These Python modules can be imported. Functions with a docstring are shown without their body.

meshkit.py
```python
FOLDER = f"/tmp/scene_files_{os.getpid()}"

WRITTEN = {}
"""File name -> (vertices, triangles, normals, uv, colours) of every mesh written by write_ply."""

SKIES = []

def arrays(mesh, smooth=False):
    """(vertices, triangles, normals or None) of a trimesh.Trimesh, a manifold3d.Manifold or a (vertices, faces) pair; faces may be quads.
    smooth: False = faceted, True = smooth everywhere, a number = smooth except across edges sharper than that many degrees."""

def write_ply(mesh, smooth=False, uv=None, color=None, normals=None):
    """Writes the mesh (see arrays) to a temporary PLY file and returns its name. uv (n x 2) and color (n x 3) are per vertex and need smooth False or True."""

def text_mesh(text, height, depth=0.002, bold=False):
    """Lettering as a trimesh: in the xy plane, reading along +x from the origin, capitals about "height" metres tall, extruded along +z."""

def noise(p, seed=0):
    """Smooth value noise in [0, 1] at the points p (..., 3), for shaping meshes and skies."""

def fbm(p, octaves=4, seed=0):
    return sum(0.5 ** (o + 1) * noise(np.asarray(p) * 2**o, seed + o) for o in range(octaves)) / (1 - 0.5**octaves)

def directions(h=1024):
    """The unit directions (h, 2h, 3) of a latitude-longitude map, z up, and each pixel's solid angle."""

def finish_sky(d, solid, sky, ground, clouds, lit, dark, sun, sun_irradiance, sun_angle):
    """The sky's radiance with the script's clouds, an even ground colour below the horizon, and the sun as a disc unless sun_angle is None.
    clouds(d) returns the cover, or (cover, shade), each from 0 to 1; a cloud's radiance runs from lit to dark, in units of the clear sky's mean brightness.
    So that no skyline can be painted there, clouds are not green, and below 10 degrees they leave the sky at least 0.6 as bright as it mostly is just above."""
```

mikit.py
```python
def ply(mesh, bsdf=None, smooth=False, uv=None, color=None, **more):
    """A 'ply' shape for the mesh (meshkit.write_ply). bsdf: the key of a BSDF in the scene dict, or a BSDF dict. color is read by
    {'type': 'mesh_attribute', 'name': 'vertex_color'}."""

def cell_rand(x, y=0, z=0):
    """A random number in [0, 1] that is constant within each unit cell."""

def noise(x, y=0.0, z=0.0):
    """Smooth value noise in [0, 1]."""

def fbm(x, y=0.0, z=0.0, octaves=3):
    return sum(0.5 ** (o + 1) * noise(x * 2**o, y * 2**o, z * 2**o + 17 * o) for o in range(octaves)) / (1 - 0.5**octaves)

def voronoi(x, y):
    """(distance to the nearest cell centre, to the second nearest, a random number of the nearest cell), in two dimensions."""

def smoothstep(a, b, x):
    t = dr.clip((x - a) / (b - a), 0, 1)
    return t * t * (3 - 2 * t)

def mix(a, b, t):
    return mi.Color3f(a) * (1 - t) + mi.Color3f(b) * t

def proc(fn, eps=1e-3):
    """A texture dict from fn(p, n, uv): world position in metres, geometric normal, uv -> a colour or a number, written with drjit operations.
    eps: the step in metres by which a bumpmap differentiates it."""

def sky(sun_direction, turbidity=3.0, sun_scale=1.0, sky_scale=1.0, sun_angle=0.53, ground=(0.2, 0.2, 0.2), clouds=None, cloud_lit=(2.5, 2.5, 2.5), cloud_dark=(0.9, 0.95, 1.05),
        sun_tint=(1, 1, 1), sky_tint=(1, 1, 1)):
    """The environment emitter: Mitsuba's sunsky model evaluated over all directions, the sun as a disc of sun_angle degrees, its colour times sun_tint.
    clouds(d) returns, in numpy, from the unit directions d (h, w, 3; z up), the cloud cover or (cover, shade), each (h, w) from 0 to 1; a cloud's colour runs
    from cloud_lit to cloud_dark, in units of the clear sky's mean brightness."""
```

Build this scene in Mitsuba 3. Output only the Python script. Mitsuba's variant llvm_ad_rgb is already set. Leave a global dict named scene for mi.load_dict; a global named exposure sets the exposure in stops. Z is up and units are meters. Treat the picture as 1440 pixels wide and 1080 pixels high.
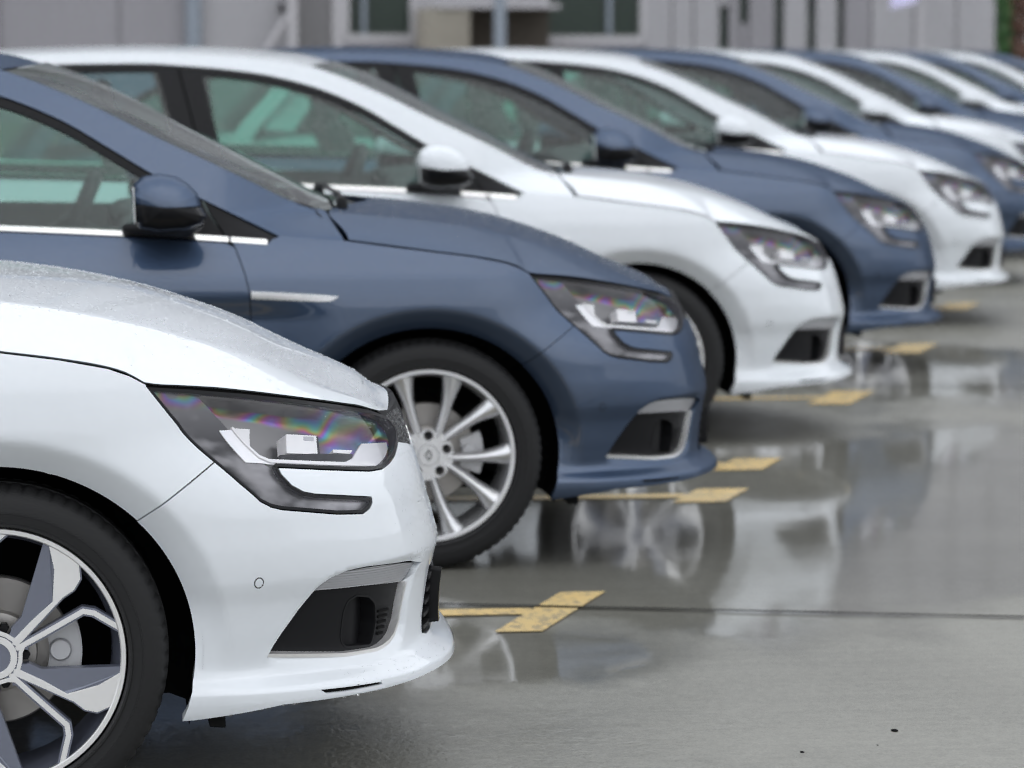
import math, random
import numpy as np
import trimesh, mitsuba as mi, drjit as dr
import manifold3d as m3
from scipy.interpolate import PchipInterpolator
from scipy.spatial import Delaunay
from shapely.geometry import Polygon, LineString, Point, box as sbox
from shapely import affinity, contains_xy
from shapely.ops import unary_union
import shapely
import meshkit, mikit
from mikit import proc, noise, fbm, voronoi, cell_rand, smoothstep, mix

rng = random.Random(7)
T = mi.ScalarTransform4f
PI = math.pi
scene, labels = {}, {}

# ---------------------------------------------------------------- camera, light
H_EYE, F_PX = 1.42, 5100.0
YAW, PITCH = .11279, .09096
FWD = np.array([math.sin(YAW) * math.cos(PITCH), math.cos(YAW) * math.cos(PITCH), -math.sin(PITCH)])
RIGHT = np.array([math.cos(YAW), -math.sin(YAW), 0.0])
scene['camera'] = {
    'type': 'thinlens', 'fov_axis': 'x', 'fov': math.degrees(2 * math.atan(720 / F_PX)),
    'aperture_radius': 0.0125, 'focus_distance': 6.95, 'near_clip': 0.5, 'far_clip': 2000.0,
    'to_world': T().look_at(origin=[0, 0, H_EYE], target=[float(c) for c in FWD + [0, 0, H_EYE]], up=[0, 0, 1])}
exposure = 2.45


def clouds(d):
    """A closed overcast: brighter overhead than at the horizon, with soft uneven masses."""
    s = meshkit.fbm(d * [2.2, 2.2, 5.0] + 3.1, 4, 5)
    return np.ones(d.shape[:2]), np.clip(0.15 + 0.25 * (1 - d[..., 2]) ** 2 + 0.9 * (s - 0.42), 0, 1)


scene['sky'] = mikit.sky((0.25, -0.55, 0.8), turbidity=5, sun_scale=0.02, sun_angle=50, clouds=clouds, ground=(0.15, 0.15, 0.15),
                         cloud_lit=(2.62, 2.74, 2.9), cloud_dark=(1.32, 1.38, 1.47))

# ---------------------------------------------------------------- materials


def P(**k):
    d = {'type': 'principled'}
    for a, b in k.items():
        d[a] = {'type': 'rgb', 'value': list(b)} if isinstance(b, (tuple, list)) else b
    return d


def two(b):
    return {'type': 'twosided', 'bsdf': b}


def mat(name, b):
    scene[name] = b
    return name


def drops(p, n, uv):
    """Rain beads: round bumps of several sizes on what faces up, sparser on the sides."""
    def layer(f, dens, seed):
        x, y = p.x * f + seed, p.y * f + p.z * f * 0.7
        d, _, w = voronoi(x, y)
        r = 0.42 * dr.maximum(0, (w - (1 - dens)) / dens)
        return dr.sqrt(dr.maximum(r * r - d * d, 0)) / f
    up = smoothstep(0.55, 0.92, n.z)
    return (layer(260, 0.9, 3.3) + layer(120, 0.4, 9.1)) * (0.04 + 0.96 * up)


def paint(diffuse):
    """Lacquer: a smooth clear layer over the colour, beaded with rain on what faces up."""
    col = diffuse if isinstance(diffuse, dict) else {'type': 'rgb', 'value': list(diffuse)}
    return two({'type': 'bumpmap', 'arbitrary': proc(drops, 4e-4), 'scale': 0.10, 'bsdf': {'type': 'plastic', 'int_ior': 1.52, 'nonlinear': True, 'diffuse_reflectance': col}})


M_WHITE = mat('mat_white_paint', paint((0.80, 0.816, 0.832)))


def blue_fn(p, n, uv):
    v = 0.94 + 0.12 * noise(p.x * 900, p.y * 900, p.z * 900)
    return mi.Color3f(0.078, 0.126, 0.225) * v


# metallic lacquer: flakes that mirror broadly (so it darkens towards a grazing view) under a smooth clear coat
M_BLUE = mat('mat_blue_paint', two({'type': 'bumpmap', 'arbitrary': proc(drops, 4e-4), 'scale': 0.10, 'bsdf': {
    'type': 'blendbsdf', 'weight': 0.48,
    'coat': {'type': 'plastic', 'int_ior': 1.55, 'nonlinear': True, 'diffuse_reflectance': {'type': 'rgb', 'value': [0.030, 0.048, 0.082]}},
    'flakes': P(base_color=proc(blue_fn), metallic=1.0, roughness=0.46, clearcoat=1.0, clearcoat_gloss=0.98)}}))
M_BLACK = mat('mat_black_gloss', two(P(base_color=(0.008, 0.008, 0.009), roughness=0.18, specular=0.15)))
M_PLASTIC = mat('mat_black_plastic', two(P(base_color=(0.013, 0.013, 0.014), roughness=0.42, specular=0.1)))
M_GRAIN = mat('mat_grained_plastic', two({'type': 'bumpmap', 'arbitrary': proc(lambda p, n, uv: 0.0006 * noise(p.x * 700, p.y * 700, p.z * 700), 4e-4), 'scale': 1.0,
                                          'bsdf': P(base_color=(0.008, 0.008, 0.009), roughness=0.5, specular=0.12)}))
M_DARK = mat('mat_dark_cavity', two(P(base_color=(0.006, 0.006, 0.006), roughness=0.9, specular=0.1)))
M_CHROME = mat('mat_chrome', two(P(base_color=(0.78, 0.78, 0.77), roughness=0.16, metallic=1.0)))
M_SATIN = mat('mat_satin_silver', two(P(base_color=(0.80, 0.79, 0.78), roughness=0.32, metallic=0.75)))
M_RIM = mat('mat_rim_silver', two(P(base_color=(0.62, 0.62, 0.63), roughness=0.33, metallic=0.85, clearcoat=0.6, clearcoat_gloss=0.95)))
M_MACH = mat('mat_rim_machined', two(P(base_color=(0.72, 0.71, 0.70), roughness=0.36, metallic=0.8, clearcoat=0.5, clearcoat_gloss=0.95)))
M_GUN = mat('mat_rim_gunmetal', two(P(base_color=(0.13, 0.14, 0.18), roughness=0.35, metallic=0.5, clearcoat=0.6, clearcoat_gloss=0.95)))
# tyre rubber
M_TYRE = mat('mat_tyre', two({'type': 'bumpmap', 'arbitrary': proc(lambda p, n, uv: 0.0005 * noise(p.x * 400, p.y * 400, p.z * 400), 4e-4), 'scale': 1.0,
                              'bsdf': P(base_color=(0.011, 0.011, 0.0115), roughness=0.6, specular=0.25)}))
M_DISC = mat('mat_brake_disc', two(P(base_color=(0.30, 0.285, 0.27), roughness=0.42, metallic=0.8)))
M_CALIPER = mat('mat_caliper', two(P(base_color=(0.48, 0.48, 0.49), roughness=0.5, metallic=0.4)))
M_TRIM = mat('mat_interior', two(P(base_color=(0.035, 0.035, 0.038), roughness=0.7)))
M_SEAT = mat('mat_seat', two(P(base_color=(0.05, 0.05, 0.055), roughness=0.85)))
M_LINER = mat('mat_headliner', two(P(base_color=(0.09, 0.09, 0.088), roughness=0.9)))
GLASS_T = (0.56, 0.76, 0.70)
M_GLASS = mat('mat_car_glass', {'type': 'thindielectric', 'specular_reflectance': {'type': 'rgb', 'value': [0.6, 0.62, 0.62]}, 'specular_transmittance': {'type': 'rgb', 'value': list(GLASS_T)}})
M_SCREEN = mat('mat_screen_glass', {'type': 'thindielectric', 'specular_reflectance': {'type': 'rgb', 'value': [0.85, 0.88, 0.86]}, 'specular_transmittance': {'type': 'rgb', 'value': [0.72, 0.86, 0.81]}})
M_LENS = mat('mat_lens', {'type': 'thindielectric', 'specular_reflectance': {'type': 'rgb', 'value': [0.26, 0.26, 0.28]}, 'specular_transmittance': {'type': 'rgb', 'value': [0.93, 0.93, 0.95]}})
M_RED = mat('mat_red_lens', two(P(base_color=(0.25, 0.01, 0.012), roughness=0.15, clearcoat=1.0)))


def iris_fn(p, n, uv):
    """Stress colours of a moulded lamp cover: bands of hue along its upper edge and a cloudy patch at the nose end."""
    u, z = uv.x, uv.y
    t = (0.814 - 0.132 * (u - 0.205)) - z
    w = noise(u * 9, z * 20) - 0.5
    w2 = noise(u * 20 + 7, z * 40) - 0.5
    ph = t * 22 + u * 2.0 + 1.7 * w + 0.8 * w2
    hue = mi.Color3f(0.5 + 0.5 * dr.cos(6.2832 * (ph + 0.0)), 0.5 + 0.5 * dr.cos(6.2832 * (ph + 0.36)), 0.5 + 0.5 * dr.cos(6.2832 * (ph + 0.64)))
    band = smoothstep(0.012, 0.018, t) * (1 - smoothstep(0.022, 0.034, t)) + 0.8 * smoothstep(0.60, 0.80, u) * (1 - smoothstep(0.055, 0.085, t)) + 0.5 * smoothstep(0.34, 0.28, u)
    band = dr.clip(band * (0.15 + 1.2 * noise(u * 18 + 3, z * 34 + 1)), 0, 0.62)
    grey = 0.10 + 0.16 * noise(u * 9, z * 14)
    return mix(mi.Color3f(grey, grey * 0.97, grey * 0.93), hue * mi.Color3f(0.50, 0.50, 0.74) + 0.06, band)


M_IRIS = mat('mat_lamp_reflector', two(P(base_color=proc(iris_fn), roughness=0.35, metallic=0.85)))


def smoky_fn(p, n, uv):
    u, z = uv.x, uv.y
    g = 0.012 + 0.42 * smoothstep(0.45, 0.66, u) * smoothstep(0.562, 0.586, z) + 0.24 * smoothstep(0.42, 0.75, fbm(u * 8, z * 17, 0.0, 4)) + 0.10 * smoothstep(0.68, 0.78, z)
    ph = 9 * u + 26 * z + 2 * noise(u * 14, z * 22)
    hue = mi.Color3f(0.5 + 0.5 * dr.cos(6.2832 * ph), 0.5 + 0.5 * dr.cos(6.2832 * (ph + 0.36)), 0.5 + 0.5 * dr.cos(6.2832 * (ph + 0.64)))
    return mix(mi.Color3f(g, g * 0.97, g * 0.97), hue * mi.Color3f(0.22, 0.30, 0.46), 0.4 * smoothstep(0.762, 0.79, z) * smoothstep(0.3, 0.6, noise(u * 30, z * 40)))


M_SMOKY = mat('mat_lamp_smoky', two(P(base_color=proc(smoky_fn), roughness=0.3, metallic=0.7, clearcoat=0.5)))
M_INDIC = mat('mat_indicator', two({'type': 'bumpmap', 'arbitrary': proc(lambda p, n, uv: 0.0012 * dr.abs(dr.sin((p.z + 0.06 * p.x) * 620)), 3e-4), 'scale': 1.0,
                                    'bsdf': P(base_color=(0.30, 0.30, 0.31), roughness=0.25, metallic=0.3, clearcoat=0.5)}))
M_LED = mat('mat_led_block', two(P(base_color=(0.80, 0.79, 0.77), roughness=0.4, specular=0.5)))

# ---------------------------------------------------------------- mesh helpers


class Mesh:
    """Vertices, triangles, normals and uv joined into one shape."""

    def __init__(self):
        self.v, self.f, self.n, self.uv, self.c = [], [], [], [], 0

    def add(self, v, f, n=None, uv=None):
        v, f = np.asarray(v, float), np.asarray(f, int)
        if n is None:
            t = trimesh.graph.smooth_shade(trimesh.Trimesh(v, f, process=True), angle=math.radians(35), facet_minarea=None) if len(f) > 1 else trimesh.Trimesh(v, f)
            v, f = np.array(t.vertices), np.array(t.faces)
            n = np.zeros_like(v)
            g = np.cross(v[f[:, 1]] - v[f[:, 0]], v[f[:, 2]] - v[f[:, 0]])
            for k in range(3):
                np.add.at(n, f[:, k], g)
            n /= np.maximum(np.linalg.norm(n, axis=1, keepdims=True), 1e-12)
        self.v.append(v); self.f.append(f + self.c); self.n.append(n)
        self.uv.append(np.zeros((len(v), 2)) if uv is None else uv)
        self.c += len(v)
        return self

    def tm(self, m, angle=35):
        if angle == 35:
            return self.add(m.vertices, m.faces)
        return self.add(m.vertices, m.faces, trimesh.Trimesh(m.vertices, m.faces, process=False).vertex_normals.copy())

    def join(self, o):
        for v, f, n, u, c in zip(*o.parts()):
            self.add(v, f, n, u)
        return self

    def parts(self):
        cs = np.cumsum([0] + [len(v) for v in self.v])[:-1]
        return self.v, [f - c for f, c in zip(self.f, cs)], self.n, self.uv, cs

    def mirror(self):
        o = Mesh()
        for v, f, n, u, c in zip(*self.parts()):
            o.add(v * [1, -1, 1], f[:, ::-1], n * [1, -1, 1], u)
        return o

    def moved(self, d, rot=None):
        o = Mesh()
        R = np.eye(3) if rot is None else rot
        for v, f, n, u, c in zip(*self.parts()):
            o.add(v @ R.T + np.asarray(d), f, n @ R.T, u)
        return o

    def shape(self, bsdf):
        v, f, n, u = np.vstack(self.v), np.vstack(self.f), np.vstack(self.n), np.vstack(self.uv)
        return {'type': 'ply', 'filename': meshkit.write_ply((v, f), False, u, None, normals=n), 'face_normals': False, 'bsdf': {'type': 'ref', 'id': bsdf}}


def dens(c, h):
    c = np.asarray(c, float)
    out = []
    for a, b in zip(c[:-1], c[1:]):
        k = max(1, int(np.ceil(np.linalg.norm(b - a) / h)))
        out.append(a + (b - a) * (np.arange(k) / k)[:, None])
    return np.vstack(out)


def tri2d(poly, h):
    """A regular triangulation of a polygon with holes: (points, triangles, boundary loops as index lists)."""
    poly = shapely.geometry.polygon.orient(poly.buffer(0), 1.0)
    if poly.geom_type != 'Polygon':
        poly = max(poly.geoms, key=lambda g: g.area)
        poly = shapely.geometry.polygon.orient(poly, 1.0)
    pts, loops, at = [], [], 0
    for r in [poly.exterior, *poly.interiors]:
        d = dens(np.array(r.coords), h * 0.8)
        d = d[np.r_[True, np.linalg.norm(np.diff(d, axis=0), axis=1) > 1e-6]]
        pts.append(d); loops.append(list(range(at, at + len(d)))); at += len(d)
    x0, y0, x1, y1 = poly.bounds
    gx, gy = np.meshgrid(np.arange(x0, x1 + h, h), np.arange(y0, y1 + h, h * 0.87))
    gx = gx + (np.arange(gx.shape[0]) % 2)[:, None] * h / 2
    g = np.stack([gx.ravel(), gy.ravel()], 1)
    inner = poly.buffer(-h * 0.45)
    if not inner.is_empty:
        pts.append(g[contains_xy(inner, g[:, 0], g[:, 1])])
    p = np.vstack(pts)
    t = Delaunay(p).simplices
    c = p[t].mean(1)
    t = t[contains_xy(poly.buffer(1e-7), c[:, 0], c[:, 1])]
    q = p[t]
    ar = (q[:, 1, 0] - q[:, 0, 0]) * (q[:, 2, 1] - q[:, 0, 1]) - (q[:, 1, 1] - q[:, 0, 1]) * (q[:, 2, 0] - q[:, 0, 0])
    t = np.where(ar[:, None] < 0, t[:, ::-1], t)
    return p, t[np.abs(ar) > 1e-12], loops


def nrm(fn, p, e=4e-4):
    a = fn(p + [e, 0]) - fn(p - [e, 0])
    b = fn(p + [0, e]) - fn(p - [0, e])
    n = np.cross(a, b)
    return n / np.maximum(np.linalg.norm(n, axis=1, keepdims=True), 1e-15)


def patch(poly, fn, h=0.02, off=0.0, flange=0.012, roll=0.0015, sign=1):
    """A polygon of the chart laid on the surface fn, its edges turned inwards by flange. sign: whether chart orientation gives the outward normal."""
    m = Mesh()
    for g in getattr(poly, 'geoms', [poly]):
        if g.is_empty or g.area < 1e-6:
            continue
        p, t, loops = tri2d(g, h)
        n = nrm(fn, p) * sign
        v = fn(p) + n * off
        if sign < 0:
            t = t[:, ::-1]
        m.add(v, t, n, p)
        if flange:
            for lp in loops:
                i = np.array(lp); j = np.roll(i, -1)
                k = len(i)
                a, b = v[i], v[i] - n[i] * flange
                tang = v[j] - v[np.roll(i, 1)]
                out = np.cross(tang, n[i]) * sign
                out /= np.maximum(np.linalg.norm(out, axis=1, keepdims=True), 1e-12)
                r = np.arange(k); s = np.roll(r, -1)
                f = np.vstack([np.stack([r, r + k, s], 1), np.stack([s, r + k, s + k], 1)])
                if sign < 0:
                    f = f[:, ::-1]
                m.add(np.vstack([a, b]), f, np.vstack([out, out]))
    return m


def grid(fn, nu, nv, flip=False):
    u, v = np.meshgrid(np.linspace(0, 1, nu), np.linspace(0, 1, nv), indexing='ij')
    p = np.stack([u.ravel(), v.ravel()], 1)
    V = fn(p)
    e = 1e-3
    a = fn(np.clip(p + [e, 0], 0, 1)) - fn(np.clip(p - [e, 0], 0, 1))
    b = fn(np.clip(p + [0, e], 0, 1)) - fn(np.clip(p - [0, e], 0, 1))
    n = np.cross(a, b)
    n /= np.maximum(np.linalg.norm(n, axis=1, keepdims=True), 1e-15)
    i, j = np.meshgrid(np.arange(nu - 1), np.arange(nv - 1), indexing='ij')
    q = np.stack([i * nv + j, (i + 1) * nv + j, (i + 1) * nv + j + 1, i * nv + j + 1], -1).reshape(-1, 4)
    f = np.vstack([q[:, [0, 1, 2]], q[:, [0, 2, 3]]])
    if flip:
        f, n = f[:, ::-1], -n
    return Mesh().add(V, f, n, p)


def lathe(profile, n=96, axis='y'):
    """Revolve (r, a) about the y axis; a runs along y."""
    m = trimesh.creation.revolve(np.asarray(profile, float), sections=n)
    v = m.vertices[:, [0, 2, 1]] * [1, 1, 1]
    return trimesh.Trimesh(v, m.faces[:, ::-1], process=False)


def rbox(x0, x1, y0, y1, z0, z1, r=0.01, seg=8):
    r = min(r, (x1 - x0) / 2.01, (y1 - y0) / 2.01, (z1 - z0) / 2.01)
    s = m3.Manifold.sphere(r, seg)
    parts = [s.translate((x, y, z)) for x in (x0 + r, x1 - r) for y in (y0 + r, y1 - r) for z in (z0 + r, z1 - r)]
    return to_tm(m3.Manifold.batch_hull(parts))


def to_tm(man):
    q = man.to_mesh()
    return trimesh.Trimesh(np.array(q.vert_properties[:, :3]), np.array(q.tri_verts), process=False)


def hull(balls, seg=10):
    return to_tm(m3.Manifold.batch_hull([m3.Manifold.sphere(r, seg).translate((x, y, z)) for x, y, z, r in balls]))


def rod(pts, r, seg=10):
    return to_tm(m3.Manifold.batch_boolean([m3.Manifold.batch_hull([m3.Manifold.sphere(r, seg).translate(tuple(a)), m3.Manifold.sphere(r, seg).translate(tuple(b))]) for a, b in zip(pts[:-1], pts[1:])], m3.OpType.Add))


def box(x0, x1, y0, y1, z0, z1):
    return trimesh.creation.box(bounds=[[x0, y0, z0], [x1, y1, z1]])


def extrude_xz(poly, y0, y1):
    """A polygon in (x, z) extruded from y0 to y1."""
    m = Mesh()
    for g in getattr(poly, 'geoms', [poly]):
        e = trimesh.creation.extrude_polygon(g, y1 - y0, engine='earcut')
        v = np.array(e.vertices)
        v = np.stack([v[:, 0], y0 + v[:, 2], v[:, 1]], 1)
        m.add(v, np.array(e.faces)[:, ::-1])
    return m


# ---------------------------------------------------------------- the car's surfaces (x forward from the front axle, near side y < 0)


def pc(*pts):
    a = np.array(pts, float)
    return PchipInterpolator(a[:, 0], a[:, 1], extrapolate=True)


def sst(a, b, x):
    t = np.clip((x - a) / (b - a), 0, 1)
    return t * t * (3 - 2 * t)


base = pc((.10, .80), (.18, .842), (.25, .866), (.35, .884), (.5, .898), (.62, .905), (.72, .906), (.80, .898), (.85, .882), (.88, .868), (.91, .85), (.95, .82), (1.0, .775))
front = pc((.10, .80), (.18, .868), (.205, .880), (.236, .884), (.243, .880), (.268, .853), (.277, .851), (.31, .858), (.34, .866), (.40, .880), (.45, .898), (.52, .906), (.62, .906), (.72, .897), (.80, .883), (.87, .868), (.95, .83))
Xn = pc((.10, .76), (.18, .855), (.203, .893), (.222, .912), (.236, .911), (.243, .904), (.266, .868), (.277, .862), (.31, .859), (.34, .860), (.40, .866), (.43, .872), (.455, .876), (.50, .868), (.56, .852), (.64, .833), (.70, .812), (.76, .780), (.85, .72), (1.0, .6))
X0, KU = .10, .8


def PE(Z):
    """How square the nose is in plan: full at the bumper, rounder at the lamps."""
    return 2.9 - .75 * sst(.56, .74, Z)


XR0, XRn = -2.55, pc((.1, -3.30), (.25, -3.40), (.45, -3.445), (.6, -3.44), (.8, -3.40), (1.0, -3.34))
WB = -2.669
ZW = 0.3175


def Wd(X, Z):
    s = sst(.2, .5, X)
    b = base(Z) * (1 - s) + front(Z) * s
    for xw in (0.0, WB):
        r = np.hypot((X - xw) / 1.07, Z - ZW)
        b = b + sst(.20, .46, Z) * (-.050 * np.minimum(.004 * np.logaddexp(0, (.402 - r) / .004) / .060, 1.3))
    s = sst(-.22, -.50, X) * sst(-2.45, -2.2, X)
    return b - .026 * s * sst(.778, .69, Z) * (1 - .75 * sst(.62, .36, Z))


def uv_of(X, Z):
    X, Z = np.asarray(X, float), np.asarray(Z, float)
    t = np.clip((X - X0) / (Xn(Z) - X0), 0, 1)
    return np.where(X < X0, X - X0, KU * np.arcsin(t ** (PE(Z) / 2)))


def body(uv):
    u, Z = uv[:, 0], uv[:, 1]
    a = np.clip(u / KU, 0, np.pi)
    X = np.where(u < 0, u + X0, X0 + (Xn(Z) - X0) * np.abs(np.sin(a)) ** (2 / PE(Z)))
    ca = np.cos(a)
    f = np.where(u < 0, 1, np.sign(ca) * np.abs(ca) ** (2 / PE(Z)))
    tr = np.clip((XR0 - X) / (XR0 - XRn(Z)), 0, 1)
    f = f * (1 - tr ** 3.2) ** (1 / 3.2)
    return np.stack([X, -Wd(X, Z) * f, Z], 1)


def UV(pts):
    p = np.array(pts, float)
    return np.stack([uv_of(p[:, 0], p[:, 1]), p[:, 1]], 1)


def yG(X, Z):
    q = Z - .93
    return .832 - .33 * q - .35 * q * np.abs(q) - .16 * sst(-.60, -.27, X) * sst(.90, 1.0, Z) - .10 * sst(-2.3, -3.1, X) * sst(.9, 1.2, Z)


def side(p):
    return np.stack([p[:, 0], -yG(p[:, 0], p[:, 1]), p[:, 1]], 1)


def off(fn, d, sign=1):
    return lambda p: fn(p) + nrm(fn, p) * d * sign


FT = pc((-2.95, 1.02), (-2.86, 1.14), (-2.75, 1.235), (-2.6, 1.30), (-2.4, 1.345), (-2.2, 1.37), (-2.0, 1.381), (-1.77, 1.383), (-1.58, 1.372), (-1.37, 1.35), (-1.18, 1.308), (-1.0, 1.238), (-.86, 1.157), (-.74, 1.085), (-.59, 1.01), (-.40, .918))
AT = pc((-1.16, 1.376), (-1.04, 1.333), (-.89, 1.268), (-.75, 1.198), (-.6, 1.128), (-.46, 1.06), (-.37, 1.015), (-.27, .985))
ST = pc((-3.02, 1.285), (-2.7, 1.365), (-2.4, 1.402), (-2.2, 1.413), (-1.8, 1.424), (-1.4, 1.407), (-1.16, 1.376))
BELT = pc((-2.95, 1.02), (-2.4, .995), (-1.6, .965), (-1.2, .948), (-.69, .923), (-.44, .906))


def curve(fn, a, b, n=30, dz=0.0):
    x = np.linspace(a, b, n)
    return [(float(q), float(fn(q)) + dz) for q in x]


def ell(xc, a, b, t0, t1, n=60):
    t = np.radians(np.linspace(t0, t1, n))
    return [(xc + a * math.cos(q), ZW + b * math.sin(q)) for q in t]


def chart(pts):
    return Polygon(UV(pts))


ARCH_F = Polygon(UV(ell(0, .366, .350, 0, 360, 140)))
ARCH_R = Polygon(UV(ell(WB, .366, .350, 0, 360, 140)))
GAP = .0015

# outlines of the panels, in (x, z) of the side view or already in the chart (u, z)
LENS = Polygon([(0.205, 0.812), (0.301, 0.804), (0.432, 0.789), (0.573, 0.770), (0.726, 0.7465), (0.847, 0.726), (0.932, 0.705), (0.953, 0.685), (0.944, 0.672), (0.91, 0.657), (0.86, 0.643), (0.812, 0.634), (0.758, 0.6275), (0.698, 0.629), (0.553, 0.643), (0.423, 0.656),
                (0.418, 0.642), (0.426, 0.620), (0.449, 0.606), (0.48, 0.600), (0.541, 0.594), (0.664, 0.581), (0.660, 0.573), (0.644, 0.564), (0.614, 0.557), (0.523, 0.563), (0.431, 0.574), (0.372, 0.581), (0.348, 0.587), (0.329, 0.598), (0.309, 0.63), (0.290, 0.674), (0.257, 0.741)]).buffer(.004).buffer(-.004)
DOORGAP = [(-.551, .945), (-.5275, .893), (-.503, .824), (-.490, .769), (-.487, .70), (-.487, .55), (-.493, .40), (-.50, .262)]
HOODLINE = [(-.403, .922), (-.226, .907), (-.10, .890), (.018, .875), (.121, .862), (.175, .852), (.21, .845), (.249, .831), (.28, .814)]
HOODLINE = [(x, z + .003) for x, z in HOODLINE]

SEAM = [tuple(q) for q in UV([(.20 + .204 * t, .518 + .153 * t) for t in np.linspace(0, 1, 16)])]
fender = chart(DOORGAP[:0:-1] + [(-.541, .914), (-.44, .902), (-.428, .914)] + HOODLINE + [(.35, .78), (.55, .60), (.40, .45), (.40, .20), (-.40, .20), (-.50, .20)])
cut = Polygon([(0.26, 0.865), (0.205, 0.814), (0.257, 0.741), *SEAM[::-1], (0.04, 0.530), (0.04, .1), (2, .1), (2, .9)])
FENDER = fender.difference(cut).difference(ARCH_F)
FENDER = max(getattr(FENDER, 'geoms', [FENDER]), key=lambda g: g.area)
FOGREC = Polygon([(0.325, 0.298), (0.34, 0.319), (0.358, 0.342), (0.399, 0.386), (0.434, 0.417), (0.453, 0.431), (0.48, 0.442), (0.528, 0.452), (0.60, 0.454), (0.68, 0.450), (0.80, 0.442), (0.885, 0.432), (0.862, .424), (0.826, 0.404),
                  (0.809, 0.398), (0.784, 0.326), (0.759, 0.301), (0.732, 0.291), (0.699, 0.284), (0.665, 0.281), (0.546, 0.283)]).buffer(.003).buffer(-.003)
UC = KU * PI / 2
GRILLE = Polygon([(1.058, .639), (1.085, .655), (1.12, .685), (UC + .1, .702), (UC + .1, .45), (1.15, .45), (1.11, .462), (1.09, .50), (1.075, .56), (1.06, .62)])
INTAKE = Polygon([(1.0, .408), (.98, .36), (.955, .31), (.945, .280), (.99, .272), (UC + .1, .272), (UC + .1, .408)])
bump = Polygon([(0.04, 0.530), *SEAM, (.36, .70), (.60, .70), (.86, .668), (.905, .662), (.985, .651), (1.055, .639), (1.085, .655), (1.12, .685), (UC + .05, .702), (UC + .05, .222), (.9, .2245), (.815, .224), (.6, .218), (.33, .213), (.168, .190), (.15, .189), (.05, .189)])
BUMPER = bump.difference(LENS.buffer(.0025)).difference(ARCH_F).difference(FOGREC).difference(GRILLE).difference(INTAKE)
SLOT = Polygon([(0.416, 0.2345), (0.491, 0.2335), (0.595, 0.2325), (0.599, 0.228), (0.491, 0.2262), (0.429, 0.227)])
BUMPER = BUMPER.difference(SLOT)
BUMPER = max(getattr(BUMPER, 'geoms', [BUMPER]), key=lambda g: g.area)

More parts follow.
